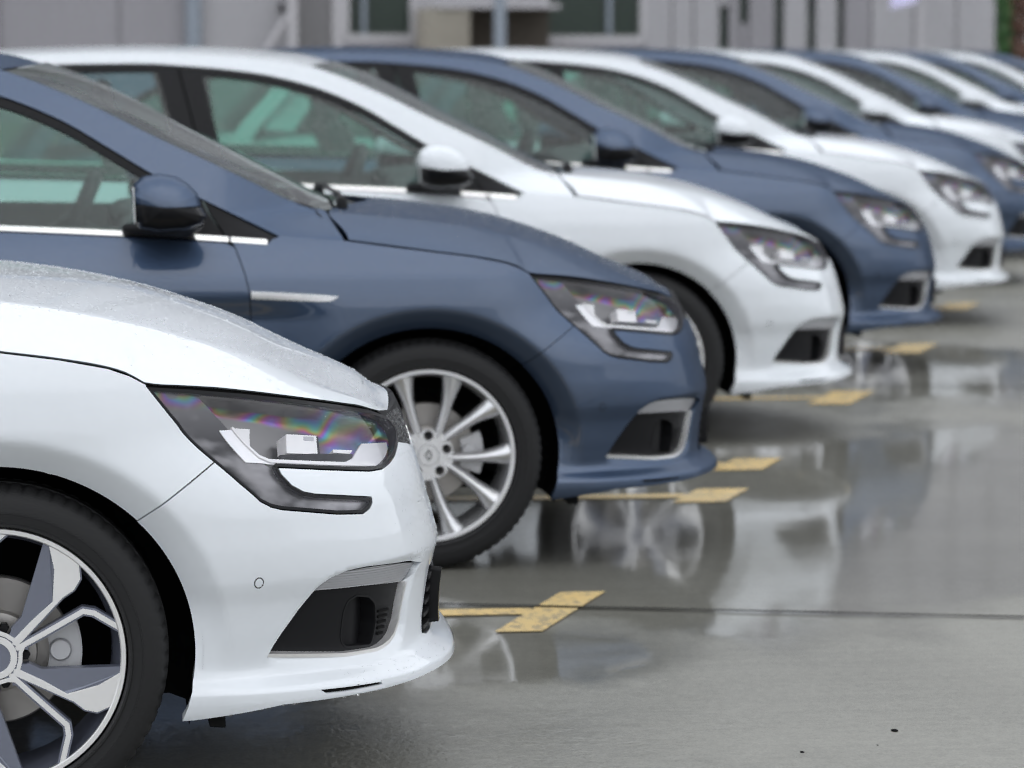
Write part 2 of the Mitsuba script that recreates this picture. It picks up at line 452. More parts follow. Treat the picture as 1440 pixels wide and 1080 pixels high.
parts = []          # (name under the car, Mesh, material or 'PAINT', which cars: None, 'white' or 'blue')


def part(name, mesh, m, only=None):
    parts.append((name, mesh, m, only))


def pair(name, mesh, m, only=None, second=None):
    """A part of the near side and its mirror image on the far side."""
    part(name, mesh, m, only)
    if second is None:
        a = name.split('__')
        a[0] += '_001'
        second = '__'.join(a)
    part(second, mesh.mirror(), m, only)


# --- front panels
pair('front_fender', patch(FENDER.buffer(-GAP), body, .010, flange=.014), 'PAINT')
FB = Polygon([(.305, .276), (.34, .325), (.399, .389), (.441, .430), (.484, .450), (.561, .463), (.678, .462), (.80, .458), (.90, .447), (.905, .435), (.86, .42), (.835, .36), (.825, .31), (.80, .279), (.74, .268), (.66, .264), (.5, .266), (.38, .271)]).buffer(.004).buffer(-.004)
FB_IN = LineString([(.305, .276), (.34, .325), (.399, .389), (.441, .430), (.484, .450), (.561, .463), (.678, .462), (.80, .458), (.90, .447)])
FB_OUT = LineString([(.30, .276), (.38, .271), (.5, .266), (.66, .264), (.74, .268), (.80, .279), (.825, .31), (.835, .36), (.86, .42), (.905, .435)])


def bumperfn(p):
    """The bumper skin: the body surface with the bevelled frame that runs into the fog lamp recess."""
    q = shapely.points(p[:, 0], p[:, 1])
    a, b = shapely.distance(FB_IN, q), shapely.distance(FB_OUT, q)
    d = np.where(shapely.contains(FB, q), np.clip(a / .030, 0, 1) * sst(.004, .045, b), 0)
    return body(p) - nrm(body, p) * (.016 * d)[:, None]


near = patch(BUMPER.buffer(-.0003).intersection(sbox(-9, 0, UC, 2)), bumperfn, .0075, flange=.020)
bm = Mesh().join(near).join(near.mirror())
part('front_bumper', bm, 'PAINT')
sens = Polygon(np.array([0.295, 0.446]) + .0085 * np.stack([np.cos(np.linspace(0, 2 * PI, 24)), np.sin(np.linspace(0, 2 * PI, 24))], 1))
pair('front_bumper__parking_sensor', patch(sens, body, .004, off=.0009, flange=.003), 'PAINT', second='front_bumper__parking_sensor_001')
ring = sens.buffer(.0022).difference(sens)
pair('front_bumper__sensor_ring', patch(ring, body, .004, off=.0006, flange=0), M_BLACK, second='front_bumper__sensor_ring_001')
pair('front_bumper__lip_slot', patch(SLOT.buffer(.003), body, .01, off=-.008, flange=0), M_DARK, second='front_bumper__lip_slot_001')

# --- headlamp
border = LENS.difference(LENS.buffer(-.0055)).union(LENS.intersection(LineString([(.195, .817), (.301, .8065), (.432, .7915), (.573, .7725), (.726, .749), (.847, .7285), (.93, .709)]).buffer(.010)))
pair('headlight__seal', patch(border, body, .012, off=.0004, flange=.01), M_BLACK, second='headlight_001__seal')
shut_gap = LineString([(.19, .819), (.301, .8065), (.432, .7915), (.573, .7725), (.726, .749), (.847, .7285), (.93, .708), (.975, .686)]).buffer(.0085)
pair('headlight__gap_seal', patch(shut_gap, body, .014, off=-.012, flange=0), M_DARK, second='headlight_001__gap_seal')
pair('headlight__lens', patch(LENS.buffer(-.004), body, .012, off=-.0006, flange=0), M_LENS, second='headlight_001__lens')
arm = LENS.intersection(Polygon([(.15, .84), (.325, .797), (.385, .724), (.412, .666), (.42, .657), (.414, .641), (.45, .606), (.70, .592), (.70, .5), (.2, .5)]))
pair('headlight__lower_blade', patch(arm.buffer(-.002), body, .012, off=-.012, flange=.01), M_SMOKY, second='headlight_001__lower_blade')
upper = LENS.difference(arm).buffer(0)
upper = max(getattr(upper, 'geoms', [upper]), key=lambda g: g.area)


def bowl(p):
    t = np.array([upper.exterior.distance(Point(*q)) for q in p])
    return body(p) + nrm(body, p) * (-.022 - .035 * sst(0, .03, t))[:, None]


def bowl_mesh():
    p, t, _ = tri2d(upper.buffer(.004), .009)
    v = bowl(p)
    return Mesh().add(v, t, trimesh.Trimesh(v, t, process=False).vertex_normals.copy(), p)


pair('headlight__reflector', bowl_mesh(), M_IRIS, second='headlight_001__reflector')
DRL = Polygon([(0.354, 0.728), (0.391, 0.728), (0.398, 0.704), (0.408, 0.684), (0.425, 0.674), (0.513, 0.665), (0.639, 0.653), (0.678, 0.657), (0.71, 0.667), (0.75, 0.678), (0.878, 0.668), (0.865, .657), (0.831, 0.647), (0.79, .640), (0.76, 0.636),
               (0.634, 0.646), (0.506, 0.658), (0.418, 0.665), (0.4, 0.668), (0.366, 0.671), (0.361, 0.697)])
pair('headlight__daytime_light', patch(DRL, body, .008, off=-.010, flange=.006), M_SATIN, second='headlight_001__daytime_light')
LIGHTLINE = LineString([(.388, .729), (.398, .702), (.408, .679), (.425, .670), (.513, .6615), (.639, .6495), (.75, .6395)]).buffer(.0032)
pair('headlight__light_guide', patch(LIGHTLINE, body, .006, off=-.0075, flange=.006), M_LED, second='headlight_001__light_guide')
for nm, pl, o in (('led_module', [(0.529, 0.715), (0.616, 0.7065), (0.582, 0.676), (0.495, 0.684)], -.016), ('led_module_001', [(0.402, 0.732), (0.441, 0.729), (0.414, 0.699), (0.395, 0.718)], -.02),
                  ('lamp_plate', [(0.642, 0.680), (0.711, 0.673), (0.694, 0.668), (0.636, 0.675)], -.016)):
    pair('headlight__' + nm, patch(Polygon(pl), body, .01, off=o, flange=.03), M_LED, second='headlight_001__' + nm)
pair('headlight__led_slot', patch(Polygon([(0.574, 0.708), (0.604, 0.705), (0.597, 0.698), (0.567, 0.701)]), body, .01, off=-.0152, flange=.003), M_CALIPER, second='headlight_001__led_slot')
pair('headlight__led_edge', patch(Polygon([(0.616, 0.7065), (0.624, 0.7055), (0.591, 0.675), (0.582, 0.676)]), body, .01, off=-.018, flange=.02), M_BLACK, second='headlight_001__led_edge')
pair('headlight__shelf', patch(Polygon([(.47, .681), (.57, .677), (.70, .666), (.680, .656), (.639, .653), (.513, .665), (.46, .670)]), body, .01, off=-.014, flange=.02), M_BLACK, second='headlight_001__shelf')
pair('headlight__housing', patch(LENS.buffer(-.001), body, .02, off=-.062, flange=0), M_DARK, second='headlight_001__housing')

# --- fog lamp recess
fr = FOGREC.buffer(-.001)
IND = Polygon([(0.440, 0.415), (0.455, 0.427), (0.48, 0.438), (0.528, 0.447), (0.60, 0.4485), (0.68, 0.446), (0.80, 0.437), (0.872, 0.429), (0.82, 0.405), (0.796, 0.401), (0.611, 0.411)])
pair('fog_lamp_surround__indicator', patch(IND, body, .01, off=-.012, flange=.012), M_INDIC, second='fog_lamp_surround_001__indicator')
CHR = LineString([(0.806, 0.398), (0.781, 0.326), (0.757, 0.303), (0.731, 0.293), (0.699, 0.286), (0.665, 0.283), (0.546, 0.285), (0.331, 0.3005)]).buffer(.0036)
pair('fog_lamp_surround__chrome_trim', patch(CHR, body, .006, off=-.0025, flange=.018), M_SATIN, second='fog_lamp_surround_001__chrome_trim')
POCK = Polygon([(0.562, 0.362), (0.572, 0.379), (0.601, 0.386), (0.651, 0.38), (0.681, 0.365), (0.689, 0.331), (0.673, 0.295), (0.569, 0.300), (0.555, 0.312)]).buffer(-.018).buffer(.022)
pair('fog_lamp_surround__insert', patch(FOGREC.buffer(.006).difference(POCK), body, .010, off=-.018, flange=.06), M_GRAIN, second='fog_lamp_surround_001__insert')
pair('fog_lamp_surround__lamp_pocket', patch(POCK.buffer(.012), lambda p: body(p) - nrm(body, p) * (.030 + .016 * sst(.36, .30, p[:, 1]) * 0 + .022 * sst(.60, .70, p[:, 0]))[:, None], .01, flange=0), M_GRAIN, second='fog_lamp_surround_001__lamp_pocket')
pair('fog_lamp_surround__pocket_rim', patch(POCK.buffer(.0035).difference(POCK), body, .008, off=-.0165, flange=.004), M_PLASTIC, second='fog_lamp_surround_001__pocket_rim')
for i in range(5):
    z = .352 - i * .011
    pair('fog_lamp_surround__fin' + ('_%03d' % i if i else ''), patch(sbox(.70, z - .0022, .752 - i * .006, z + .0022), body, .008, off=-.0145, flange=.006), M_DARK, second='fog_lamp_surround_001__fin' + ('_%03d' % i if i else ''))

# --- grille, lower intake, emblem
G2 = GRILLE.intersection(sbox(0, 0, UC, 1))
gb = patch(G2, body, .03, off=-.05, flange=0)
part('grille', Mesh().join(gb).join(gb.mirror()), M_DARK)
gf = patch(GRILLE.buffer(.004).difference(GRILLE.buffer(-.012)).intersection(sbox(0, 0, UC, 1)), body, .012, off=-.014, flange=.03)
part('grille__chrome_frame', Mesh().join(gf).join(gf.mirror()), M_CHROME)
for i in range(6):
    z = .49 + i * .034
    s = G2.intersection(sbox(0, z - .004, UC, z + .004))
    if not s.is_empty:
        q = patch(s, body, .012, off=-.012, flange=.02)
        part('grille__bar' + ('_%03d' % i if i else ''), Mesh().join(q).join(q.mirror()), M_CHROME if i % 2 else M_BLACK)
rh = Polygon([(0, -.085), (.055, 0), (0, .085), (-.055, 0)])
rh = rh.difference(affinity.scale(rh, .58, .58))
em = trimesh.creation.extrude_polygon(rh, .02, engine='earcut')
ev = np.array(em.vertices)
part('grille__emblem', Mesh().add(np.stack([.838 - .25 * ev[:, 1] * .8 + ev[:, 2] * .4, ev[:, 0] * .8, .58 + ev[:, 1] * .8], 1), np.array(em.faces)), M_CHROME)
TOPG = Polygon([(.90, .722), (.93, .708), (.948, .700), (.957, .680), (.935, .664), (.905, .655), (.985, .648), (1.055, .636), (1.085, .652), (1.12, .683), (UC, .700), (UC, .722), (1.10, .718), (.99, .714)])
tg = patch(TOPG, body, .012, off=-.004, flange=.02)
part('grille__upper_trim', Mesh().join(tg).join(tg.mirror()), M_GRAIN)
I2 = INTAKE.intersection(sbox(0, 0, UC, 1))
ib = patch(I2, body, .03, off=-.05, flange=0)
part('lower_intake', Mesh().join(ib).join(ib.mirror()), M_DARK)
for i in range(5):
    z = .29 + i * .024
    q = patch(I2.intersection(sbox(0, z - .004, UC, z + .004)), body, .012, off=.004, flange=.02)
    part('lower_intake__slat' + ('_%03d' % i if i else ''), Mesh().join(q).join(q.mirror()), M_PLASTIC)
fin = patch(Polygon([(1.055, .40), (1.085, .395), (1.08, .285), (1.045, .285)]), body, .012, off=.022, flange=.05)
pair('lower_intake__side_fin', fin, M_BLACK, second='lower_intake__side_fin_001')

# --- bonnet
EP = [(-.217, .912), (-.10, .897), (.018, .881), (.121, .868), (.21, .8515), (.249, .838), (.279, .8205), (.35, .812), (.404, .8055), (.47, .794), (.54, .7795), (.62, .7605), (.687, .742), (.754, .724)]
Ez = PchipInterpolator([a for a, b in EP], [b for a, b in EP], extrapolate=True)
Kz = pc((-.27, .9843), (-.15, .9721), (0, .9573), (.139, .9371), (.306, .8975), (.464, .8478), (.6, .7938), (.70, .752), (.76, .727))
Ky = pc((-.27, .665), (0, .645), (.3, .60), (.6, .50), (.76, .38))
Cz = pc((-.27, 1.004), (-.1, .990), (0, .9816), (.139, .965), (.274, .9385), (.426, .8902), (.5, .8605), (.578, .823), (.64, .797), (.70, .772), (.738, .752), (.767, .731), (.79, .710))


def hoodfn(p):
    u, v = p[:, 0], p[:, 1]           # u: rear to front, v: near edge to far edge
    s = np.abs(2 * v - 1)              # 1 at the edges, 0 at the centre line
    c = 1 - s
    xr = -.217 + (-.265 + .217) * sst(0, .3, c) + .16 * sst(.2, 1, c)
    xf = .752 + .034 * sst(0, 1, c) ** .8
    X = xr + (xf - xr) * u
    Xe = np.clip(-.217 + (.752 + .217) * u, -.217, .752)
    ez = Ez(Xe)
    ey = -body(np.stack([uv_of(Xe, ez), ez], 1))[:, 1]
    kz, ky, cz = Kz(np.clip(X, -.3, .76)), Ky(np.clip(X, -.3, .76)), Cz(X)
    ky = np.minimum(ky, ey - .03)
    kz = np.maximum(kz, ez + .006)
    cz = np.maximum(cz, kz + .002)
    k = .30                            # share of the half taken by the flank
    a = np.clip(c / k, 0, 1)
    # flank: slightly swollen, then a soft crease and a crowned top
    y1 = ey + (ky - ey) * a
    z1 = ez + (kz - ez) * (a + .34 * a * (1 - a))
    b = np.clip((c - k) / (1 - k), 0, 1)
    y2 = ky * (1 - b)
    z2 = kz + (cz - kz) * (1 - (1 - b) ** 2)
    top = c > k
    y, z = np.where(top, y2, y1), np.where(top, z2, z1)
    z = z - .010 * sst(.93, 1.0, u) - .012 * sst(.7, 1.0, u) * sst(.15, .35, c) * sst(.95, .5, c)
    return np.stack([X, np.where(v < .5, -y, y), z], 1)


hood = grid(hoodfn, 60, 81, flip=False)
if hood.n[0][len(hood.n[0]) // 2][2] < 0:
    hood = grid(hoodfn, 60, 81, flip=True)


def edge_skirt(fn, curves, depth, n=60):
    m = Mesh()
    for a, b in curves:
        t = np.linspace(0, 1, n)[:, None]
        p = np.array(a) + (np.array(b) - np.array(a)) * t
        v = fn(p)
        w = v + depth
        r = np.arange(n - 1)
        f = np.vstack([np.stack([r, r + 1, r + n], 1), np.stack([r + 1, r + n + 1, r + n], 1)])
        m.add(np.vstack([v, w]), f)
    return m


hood.join(edge_skirt(hoodfn, [((1, 0), (1, 1))], np.array([-.012, 0, -.014])))
hood.join(edge_skirt(hoodfn, [((0, 0), (1, 0))], np.array([0, .014, -.004]))).join(edge_skirt(hoodfn, [((0, 1), (1, 1))], np.array([0, -.014, -.004])))
hood.join(edge_skirt(hoodfn, [((0, 0), (0, 1))], np.array([0.01, 0, -.03])))
part('bonnet', hood, 'PAINT')

# --- rain beads standing on the two nearest cars
M_WATER = mat('mat_water', {'type': 'dielectric', 'int_ior': 1.33})
CAPT = trimesh.creation.icosphere(1, 1.0)
CAPV, CAPF = np.array(CAPT.vertices), np.array(CAPT.faces)


def beads(fn, p, seed, rmin, rmax, sign=1, lift=.35):
    """Flattened drops sitting on the surface fn at the chart points p."""
    g = np.random.default_rng(seed)
    v, n = fn(p), nrm(fn, p) * sign
    r = rmin + (rmax - rmin) * g.random(len(p)) ** 2.2
    a = np.cross(n, [0.3, 0.2, 0.93]); a /= np.linalg.norm(a, axis=1, keepdims=True)
    b = np.cross(n, a)
    V = v[:, None] + r[:, None, None] * (CAPV[None, :, :1] * a[:, None] + CAPV[None, :, 1:2] * b[:, None] + .62 * (CAPV[None, :, 2:] + lift) * n[:, None])
    N = CAPV[None, :, :1] * a[:, None] + CAPV[None, :, 1:2] * b[:, None] + CAPV[None, :, 2:] / .62 * n[:, None]
    N /= np.linalg.norm(N, axis=2, keepdims=True)
    F = CAPF[None] + (np.arange(len(p)) * len(CAPV))[:, None, None]
    m = Mesh()
    return m.add(V.reshape(-1, 3), F.reshape(-1, 3), N.reshape(-1, 3))


def beads_hood(n, seed):
    g = np.random.default_rng(seed)
    p = g.random((n * 3, 2))
    c = 1 - np.abs(2 * p[:, 1] - 1)
    keep = g.random(len(p)) < np.where(c > .27, 1.0, .03 + .10 * c)
    p = p[keep & (p[:, 0] > .01) & (p[:, 0] < .992)][:n]
    return beads(hoodfn, p, seed, .0006, .0025, sign=HSIGN)


HSIGN = 1 if nrm(hoodfn, np.array([[.5, .45]]))[0, 2] > 0 else -1
part('bonnet__rain_beads', beads_hood(9000, 3), M_WATER, 'first')
part('bonnet__rain_beads', beads_hood(9000, 4), M_WATER, 'second')
g_ = np.random.default_rng(8)
q_ = np.stack([g_.uniform(.62, 1.12, 3000), g_.uniform(.44, .69, 3000)], 1)
q_ = q_[contains_xy(BUMPER.buffer(-.006), q_[:, 0], q_[:, 1])]
q_ = q_[g_.random(len(q_)) < sst(.72, 1.1, q_[:, 0])]
part('front_bumper__rain_beads', beads(bumperfn, q_, 9, .0008, .0024), M_WATER, 'first')
q_ = np.stack([g_.uniform(.5, 1.0, 160), g_.uniform(.235, .262, 160)], 1)
q2 = np.stack([g_.uniform(.93, 1.1, 500), g_.uniform(.64, .71, 500)], 1)
q2 = q2[contains_xy(TOPG, q2[:, 0], q2[:, 1])]
part('grille__rain_beads', beads(off(body, -.004), q2, 13, .0008, .0024), M_WATER, 'first')
part('front_bumper__rain_beads_001', beads(body, q_, 10, .0005, .0014), M_WATER, 'first')
q_ = np.stack([g_.uniform(.2, .95, 2600), g_.uniform(.55, .82, 2600)], 1)
tt = (0.814 - 0.132 * (q_[:, 0] - 0.205)) - q_[:, 1]
q_ = q_[contains_xy(LENS.buffer(-.004), q_[:, 0], q_[:, 1]) & (g_.random(len(q_)) < .85 * sst(.4, .7, q_[:, 0]) * sst(.05, .02, tt) + .06)]
part('headlight__rain_beads', beads(body, q_, 11, .0007, .0019), M_WATER, 'first')
# hanging drops along the lower edge
q_ = np.stack([np.sort(g_.uniform(.155, .62, 26)), np.zeros(26)], 1)
q_[:, 1] = np.interp(q_[:, 0], [.15, .168, .33, .6, .9], [.189, .190, .213, .218, .2245]) - .001
part('front_bumper__hanging_drops', beads(body, q_, 12, .0015, .0034, lift=-.4), M_WATER, 'first')

# --- windscreen, cowl, wipers
AX = PchipInterpolator([.985, 1.015, 1.06, 1.128, 1.198, 1.268, 1.333, 1.376], [-.27, -.37, -.46, -.6, -.75, -.89, -1.04, -1.16])


def screenfn(p):
    z = .985 + (1.372 - .985) * p[:, 0]
    s = 2 * p[:, 1] - 1
    xa = AX(z)
    ya = yG(xa, z) - .006
    return np.stack([xa + .105 * (1 - np.abs(s) ** 2.2), ya * s, z + .022 * (1 - s * s) * p[:, 0]], 1)


part('windscreen', grid(screenfn, 24, 33), M_SCREEN)
rimw = Mesh()
for v0, v1, u0, u1 in ((0, .035, 0, 1), (.965, 1, 0, 1), (0, 1, .95, 1), (0, 1, 0, .05)):
    rimw.join(grid(lambda p: screenfn(np.stack([u0 + (u1 - u0) * p[:, 0], v0 + (v1 - v0) * p[:, 1]], 1)) - [0.002, 0, .002], 12, 33))
part('windscreen__black_border', rimw, M_BLACK)


def cowlfn(p):
    s = 2 * p[:, 1] - 1
    a = hoodfn(np.stack([p[:, 0] * 0, p[:, 1]], 1)) - [0, 0, .022]
    b = screenfn(np.stack([p[:, 0] * 0 + .03, p[:, 1]], 1)) - [-.006, 0, 0]
    return a + (b - a) * p[:, :1]


part('cowl', grid(cowlfn, 8, 41), M_PLASTIC)
for k, (s, nm) in enumerate(((-1, 'wiper'), (1, 'wiper_001'))):
    pts = [screenfn(np.array([[.02, .5 + s * .42]]))[0] + [.05, 0, .012], screenfn(np.array([[.03, .5 + s * .30]]))[0] + [.03, 0, .022], screenfn(np.array([[.045, .5 - s * .02]]))[0] + [.015, 0, .015]]
    part(nm, Mesh().tm(rod(pts, .007)).tm(hull([(*pts[0], .016), (pts[0][0], pts[0][1] + .0, pts[0][2] - .02, .018)])), M_PLASTIC)

# --- body side frame (pillars and roof rail), roof
front_x = np.linspace(-1.16, -.27, 24)
SF = Polygon(curve(FT, -2.95, -.40, 70) + [(-.31, .9115), (-.225, .9045), (-.265, .978)] + [(x, float(AT(x))) for x in front_x[::-1]] + curve(ST, -1.16, -3.02, 40)[1:] + [(-3.06, 1.15), (-3.10, 1.03)])
pair('side_frame', patch(SF.buffer(-.0012), side, .02, flange=.014), 'PAINT')


def rooffn(p):
    s = 2 * p[:, 1] - 1
    xf = -1.155 + .10 * (1 - np.abs(s) ** 2.2)
    xr = -3.02 - .05 * (1 - s * s)
    X = xf + (xr - xf) * p[:, 0]
    xe = np.clip(-1.16 + (-3.02 + 1.16) * p[:, 0], -3.02, -1.16)
    ze = ST(xe)
    ye = yG(xe, ze) - .004
    return np.stack([X, ye * s, ze + .027 * (1 - s * s) ** .8 * sst(0, .12, p[:, 0] + .06)], 1)


rf = grid(rooffn, 50, 41)
if rf.n[0][1000][2] < 0:
    rf = grid(rooffn, 50, 41, flip=True)
part('roof', rf, 'PAINT')
part('roof__lining', grid(lambda p: rooffn(p) - [0, 0, .03], 20, 21), M_LINER)

# --- doors, windows
GX_F = [(-1.535, .262), (-1.535, .70), (-1.55, .85), (-1.60, .965)]
GX_R = [(-2.30, .262), (-2.30, .36), (-2.42, .62), (-2.50, .75), (-2.47, .86), (-2.50, .99)]
def belt_line(a, b, dz):
    return curve(BELT, a, b, 24, dz)


FD = chart(GX_F + belt_line(-1.60, -.553, -.008) + DOORGAP[1:])
RD = chart(GX_R + belt_line(-2.50, -1.604, -.008) + GX_F[::-1][1:]).difference(ARCH_R.buffer(.03))
pair('front_door', patch(FD.buffer(-GAP), body, .02, flange=.014), 'PAINT')
pair('rear_door', patch(RD.buffer(-GAP), body, .02, flange=.014), 'PAINT')
QP = chart(GX_R[::-1][:-2] + [(-2.30, .205), (-3.0, .205), (-3.0, .62), (-3.36, .62), (-3.33, .98), (-2.95, 1.012)] + belt_line(-2.95, -2.504, -.008)).difference(ARCH_R)
QP = max(getattr(QP, 'geoms', [QP]), key=lambda g: g.area)
pair('rear_quarter', patch(QP.buffer(-GAP), body, .03, flange=.014), 'PAINT')
SL = chart([(-2.33, .19), (-2.33, .258), (-.43, .258), (-.43, .19)]).difference(ARCH_F).difference(ARCH_R)
pair('side_sill', patch(SL, body, .03, flange=.05), 'PAINT')
# chrome strip along the window line
def strip(a, b):
    return Polygon(belt_line(a, b, -.0065) + belt_line(a, b, .0065)[::-1])


pair('front_door__chrome_strip', patch(strip(-1.595, -.545), lambda p: body(np.stack([p[:, 0] - X0, p[:, 1]], 1)), .02, off=.003, flange=.012), M_CHROME, second='front_door_001__chrome_strip')
pair('front_fender__chrome_strip', patch(strip(-.538, -.44), lambda p: body(np.stack([p[:, 0] - X0, p[:, 1]], 1)), .02, off=.003, flange=.012), M_CHROME, second='front_fender_001__chrome_strip')
pair('rear_door__chrome_strip', patch(strip(-2.495, -1.605), lambda p: body(np.stack([p[:, 0] - X0, p[:, 1]], 1)), .02, off=.003, flange=.012), M_CHROME, second='rear_door_001__chrome_strip')
# glass house: black frame with window openings
GH = Polygon(curve(FT, -2.95, -.395, 70) + [(-.44, .908)] + belt_line(-2.95, -.45, .002)[::-1]).buffer(-.0015)
inner = Polygon(curve(FT, -2.95, -.395, 70, -.026) + belt_line(-2.95, -.40, .008)[::-1]).buffer(0)
bp0, bp1 = [(-1.575, 1.45), (-1.50, 1.125), (-1.43, .90)], [(-1.735, 1.45), (-1.65, 1.125), (-1.585, .90)]
W1 = inner.intersection(Polygon(bp0 + [(-.68, .90), (-.625, 1.20), (-.625, 1.45)])).buffer(-.004).buffer(.004)
W2 = inner.intersection(Polygon(bp1 + [(-2.40, .90), (-2.46, 1.45)])).buffer(-.004).buffer(.004)
W3 = inner.intersection(Polygon([(-2.455, .90), (-2.515, 1.45), (-2.9, 1.45), (-2.78, .9)])).buffer(-.004).buffer(.004)
frame = GH.difference(W1).difference(W2).difference(W3).difference(LineString([(-.538, .88), (-.560, .935), (-.598, .99), (-.63, 1.06)]).buffer(.003))
gx = lambda x0, x1: Polygon([(x0, .8), (x1, .8), (x1 + 0, 1.5), (x0, 1.5)])
midb = Polygon([(-1.655, 1.45), (-1.575, 1.125), (-1.51, .90), (0, .9), (0, 1.5)])
midr = Polygon([(-2.49, 1.45), (-2.43, .90), (0, .9), (0, 1.5)])
def bigs(g):
    return unary_union([q for q in getattr(g, 'geoms', [g]) if q.area > 1e-4])


pair('front_door__window_frame', patch(bigs(frame.intersection(midb.buffer(-.003))), side, .018, off=-.005, flange=.012), M_PLASTIC, second='front_door_001__window_frame')
pair('rear_door__window_frame', patch(bigs(frame.difference(midb.buffer(.003)).intersection(midr)), side, .018, off=-.005, flange=.012), M_PLASTIC, second='rear_door_001__window_frame')
pair('rear_quarter__window_frame', patch(bigs(frame.difference(midr.buffer(.003))), side, .018, off=-.005, flange=.012), M_PLASTIC, second='rear_quarter_001__window_frame')
pair('front_door__window', patch(W1.buffer(.004), side, .03, off=-.010, flange=0), M_GLASS, second='front_door_001__window')
pair('rear_door__window', patch(W2.buffer(.004), side, .03, off=-.010, flange=0), M_GLASS, second='rear_door_001__window')
pair('rear_quarter__window', patch(W3.buffer(.004), side, .03, off=-.010, flange=0), M_GLASS, second='rear_quarter_001__window')
# sail panel line, door inner trims, handles
for a, x0 in (('front_door', -1.44), ('rear_door', -2.36)):
    hb = body(UV([(x0, .83), (x0 + .19, .826)]))
    pair(a + '__handle', Mesh().tm(hull([(hb[0][0], hb[0][1] - .018, hb[0][2], .013), (hb[1][0], hb[1][1] - .018, hb[1][2], .011), (hb[0][0], hb[0][1] + .01, hb[0][2], .012), (hb[1][0], hb[1][1] + .01, hb[1][2], .010)])), 'PAINT', second=a + '_001__handle')
    x1 = (-.56, -1.56)[a == 'rear_door']
    x2 = (-1.53, -2.40)[a == 'rear_door']
    pair(a + '__inner_trim', Mesh().tm(hull([(x1, -.79, .93, .012), (x1, -.82, .35, .012), (x2, -.79, .95, .012), (x2, -.82, .35, .012), (x1, -.76, .86, .012), (x2, -.76, .88, .012)])), M_TRIM, second=a + '_001__inner_trim')
# fender blade
BL = UV([(-.486, .7755), (-.395, .771), (-.30, .7645), (-.248, .7595), (-.272, .748), (-.30, .7475), (-.395, .752), (-.486, .757)])
pair('front_fender__chrome_blade', patch(Polygon(BL), body, .01, off=.005, flange=.012), M_SATIN, second='front_fender_001__chrome_blade')
marks = Mesh()
for i in range(6):
    u = float(BL[2][0]) - .046 + i * .0155
    zz = .761 - (u + .49) * .055
    marks.join(patch(unary_union([sbox(u, zz - .0035, u + .003, zz + .0035), sbox(u, zz - .0035, u + .010, zz - .001), sbox(u, zz + .001, u + .010, zz + .0035)]), body, .01, off=.0054, flange=.0005))
pair('front_fender__blade_lettering', marks, M_CALIPER, second='front_fender_001__blade_lettering')

# --- mirrors
MC = [(-.806, 1.022), (-.810, 1.045), (-.800, 1.072), (-.778, 1.090), (-.735, 1.099), (-.69, 1.091), (-.655, 1.071), (-.632, 1.045), (-.622, 1.012), (-.72, 1.006)]
ML = [(-.806, 1.020), (-.72, 1.004), (-.622, 1.010), (-.606, .985), (-.612, .965), (-.66, .947), (-.74, .942), (-.79, .952), (-.802, .985)]


def mirror_loft(poly, cx, cz, ys, ss):
    p = np.array(Polygon(poly).buffer(-.004).buffer(.004).exterior.coords)[:-1]
    p = dens(np.vstack([p, p[:1]]), .012)
    n = len(p)
    V = np.vstack([np.stack([cx + (p[:, 0] - cx) * s, np.full(n, y), cz + (p[:, 1] - cz) * s], 1) for y, s in zip(ys, ss)])
    F = []
    r = np.arange(n); q = np.roll(r, -1)
    for i in range(len(ys) - 1):
        F += [np.stack([r + i * n, q + i * n, r + (i + 1) * n], 1), np.stack([q + i * n, q + (i + 1) * n, r + (i + 1) * n], 1)]
    for i in (0, len(ys) - 1):
        k = len(V)
        V = np.vstack([V, [[cx, ys[i], cz]]])
        F.append(np.stack([r + i * n, q + i * n, np.full(n, k)], 1))
    t = trimesh.Trimesh(V, np.vstack(F), process=False)
    t.fix_normals()
    return t


YS = -.90 - .18 * np.sin(np.linspace(-.12, 1, 22) * PI / 2)
SS = np.clip(1 - np.abs((YS + .975) / .1055) ** 3.2, .02, 1) ** .42
pair('door_mirror__cap', Mesh().tm(mirror_loft(MC, -.72, 1.012, YS, SS), 180), 'PAINT', second='door_mirror_001__cap')
pair('door_mirror__lower_shell', Mesh().tm(mirror_loft(ML, -.72, 1.012, YS, [q * .985 for q in SS]), 180), M_BLACK, second='door_mirror_001__lower_shell')
pair('door_mirror__foot', Mesh().tm(hull([(-.70, -.93, .955, .022), (-.66, -.84, .935, .02), (-.82, -.84, .945, .014), (-.62, -.93, .965, .012)])), M_PLASTIC, second='door_mirror_001__foot')
pair('door_mirror__glass', Mesh().tm(hull([(-.803, -.94, 1.065, .003), (-.803, -1.04, 1.06, .003), (-.80, -.94, .965, .003), (-.80, -1.04, .97, .003)])), M_CHROME, second='door_mirror_001__glass')

# --- tail
tailx = pc((.60, -3.425), (.80, -3.40), (.95, -3.35), (1.05, -3.29), (1.15, -3.20), (1.25, -3.11), (1.32, -3.06))
taily = pc((.60, .80), (.8, .80), (.95, .785), (1.1, .735), (1.32, .62))


def tailfn(p):
    z = .60 + .72 * p[:, 0]
    s = 2 * p[:, 1] - 1
    return np.stack([tailx(z) + .17 * np.abs(s) ** 4, taily(z) * s, z], 1)


part('tailgate', grid(tailfn, 30, 31, flip=True), 'PAINT')
part('tailgate__rear_window', grid(lambda p: tailfn(np.stack([.58 + .36 * p[:, 0], .10 + .80 * p[:, 1]], 1)) - [.006, 0, 0], 12, 21, flip=True), M_BLACK)


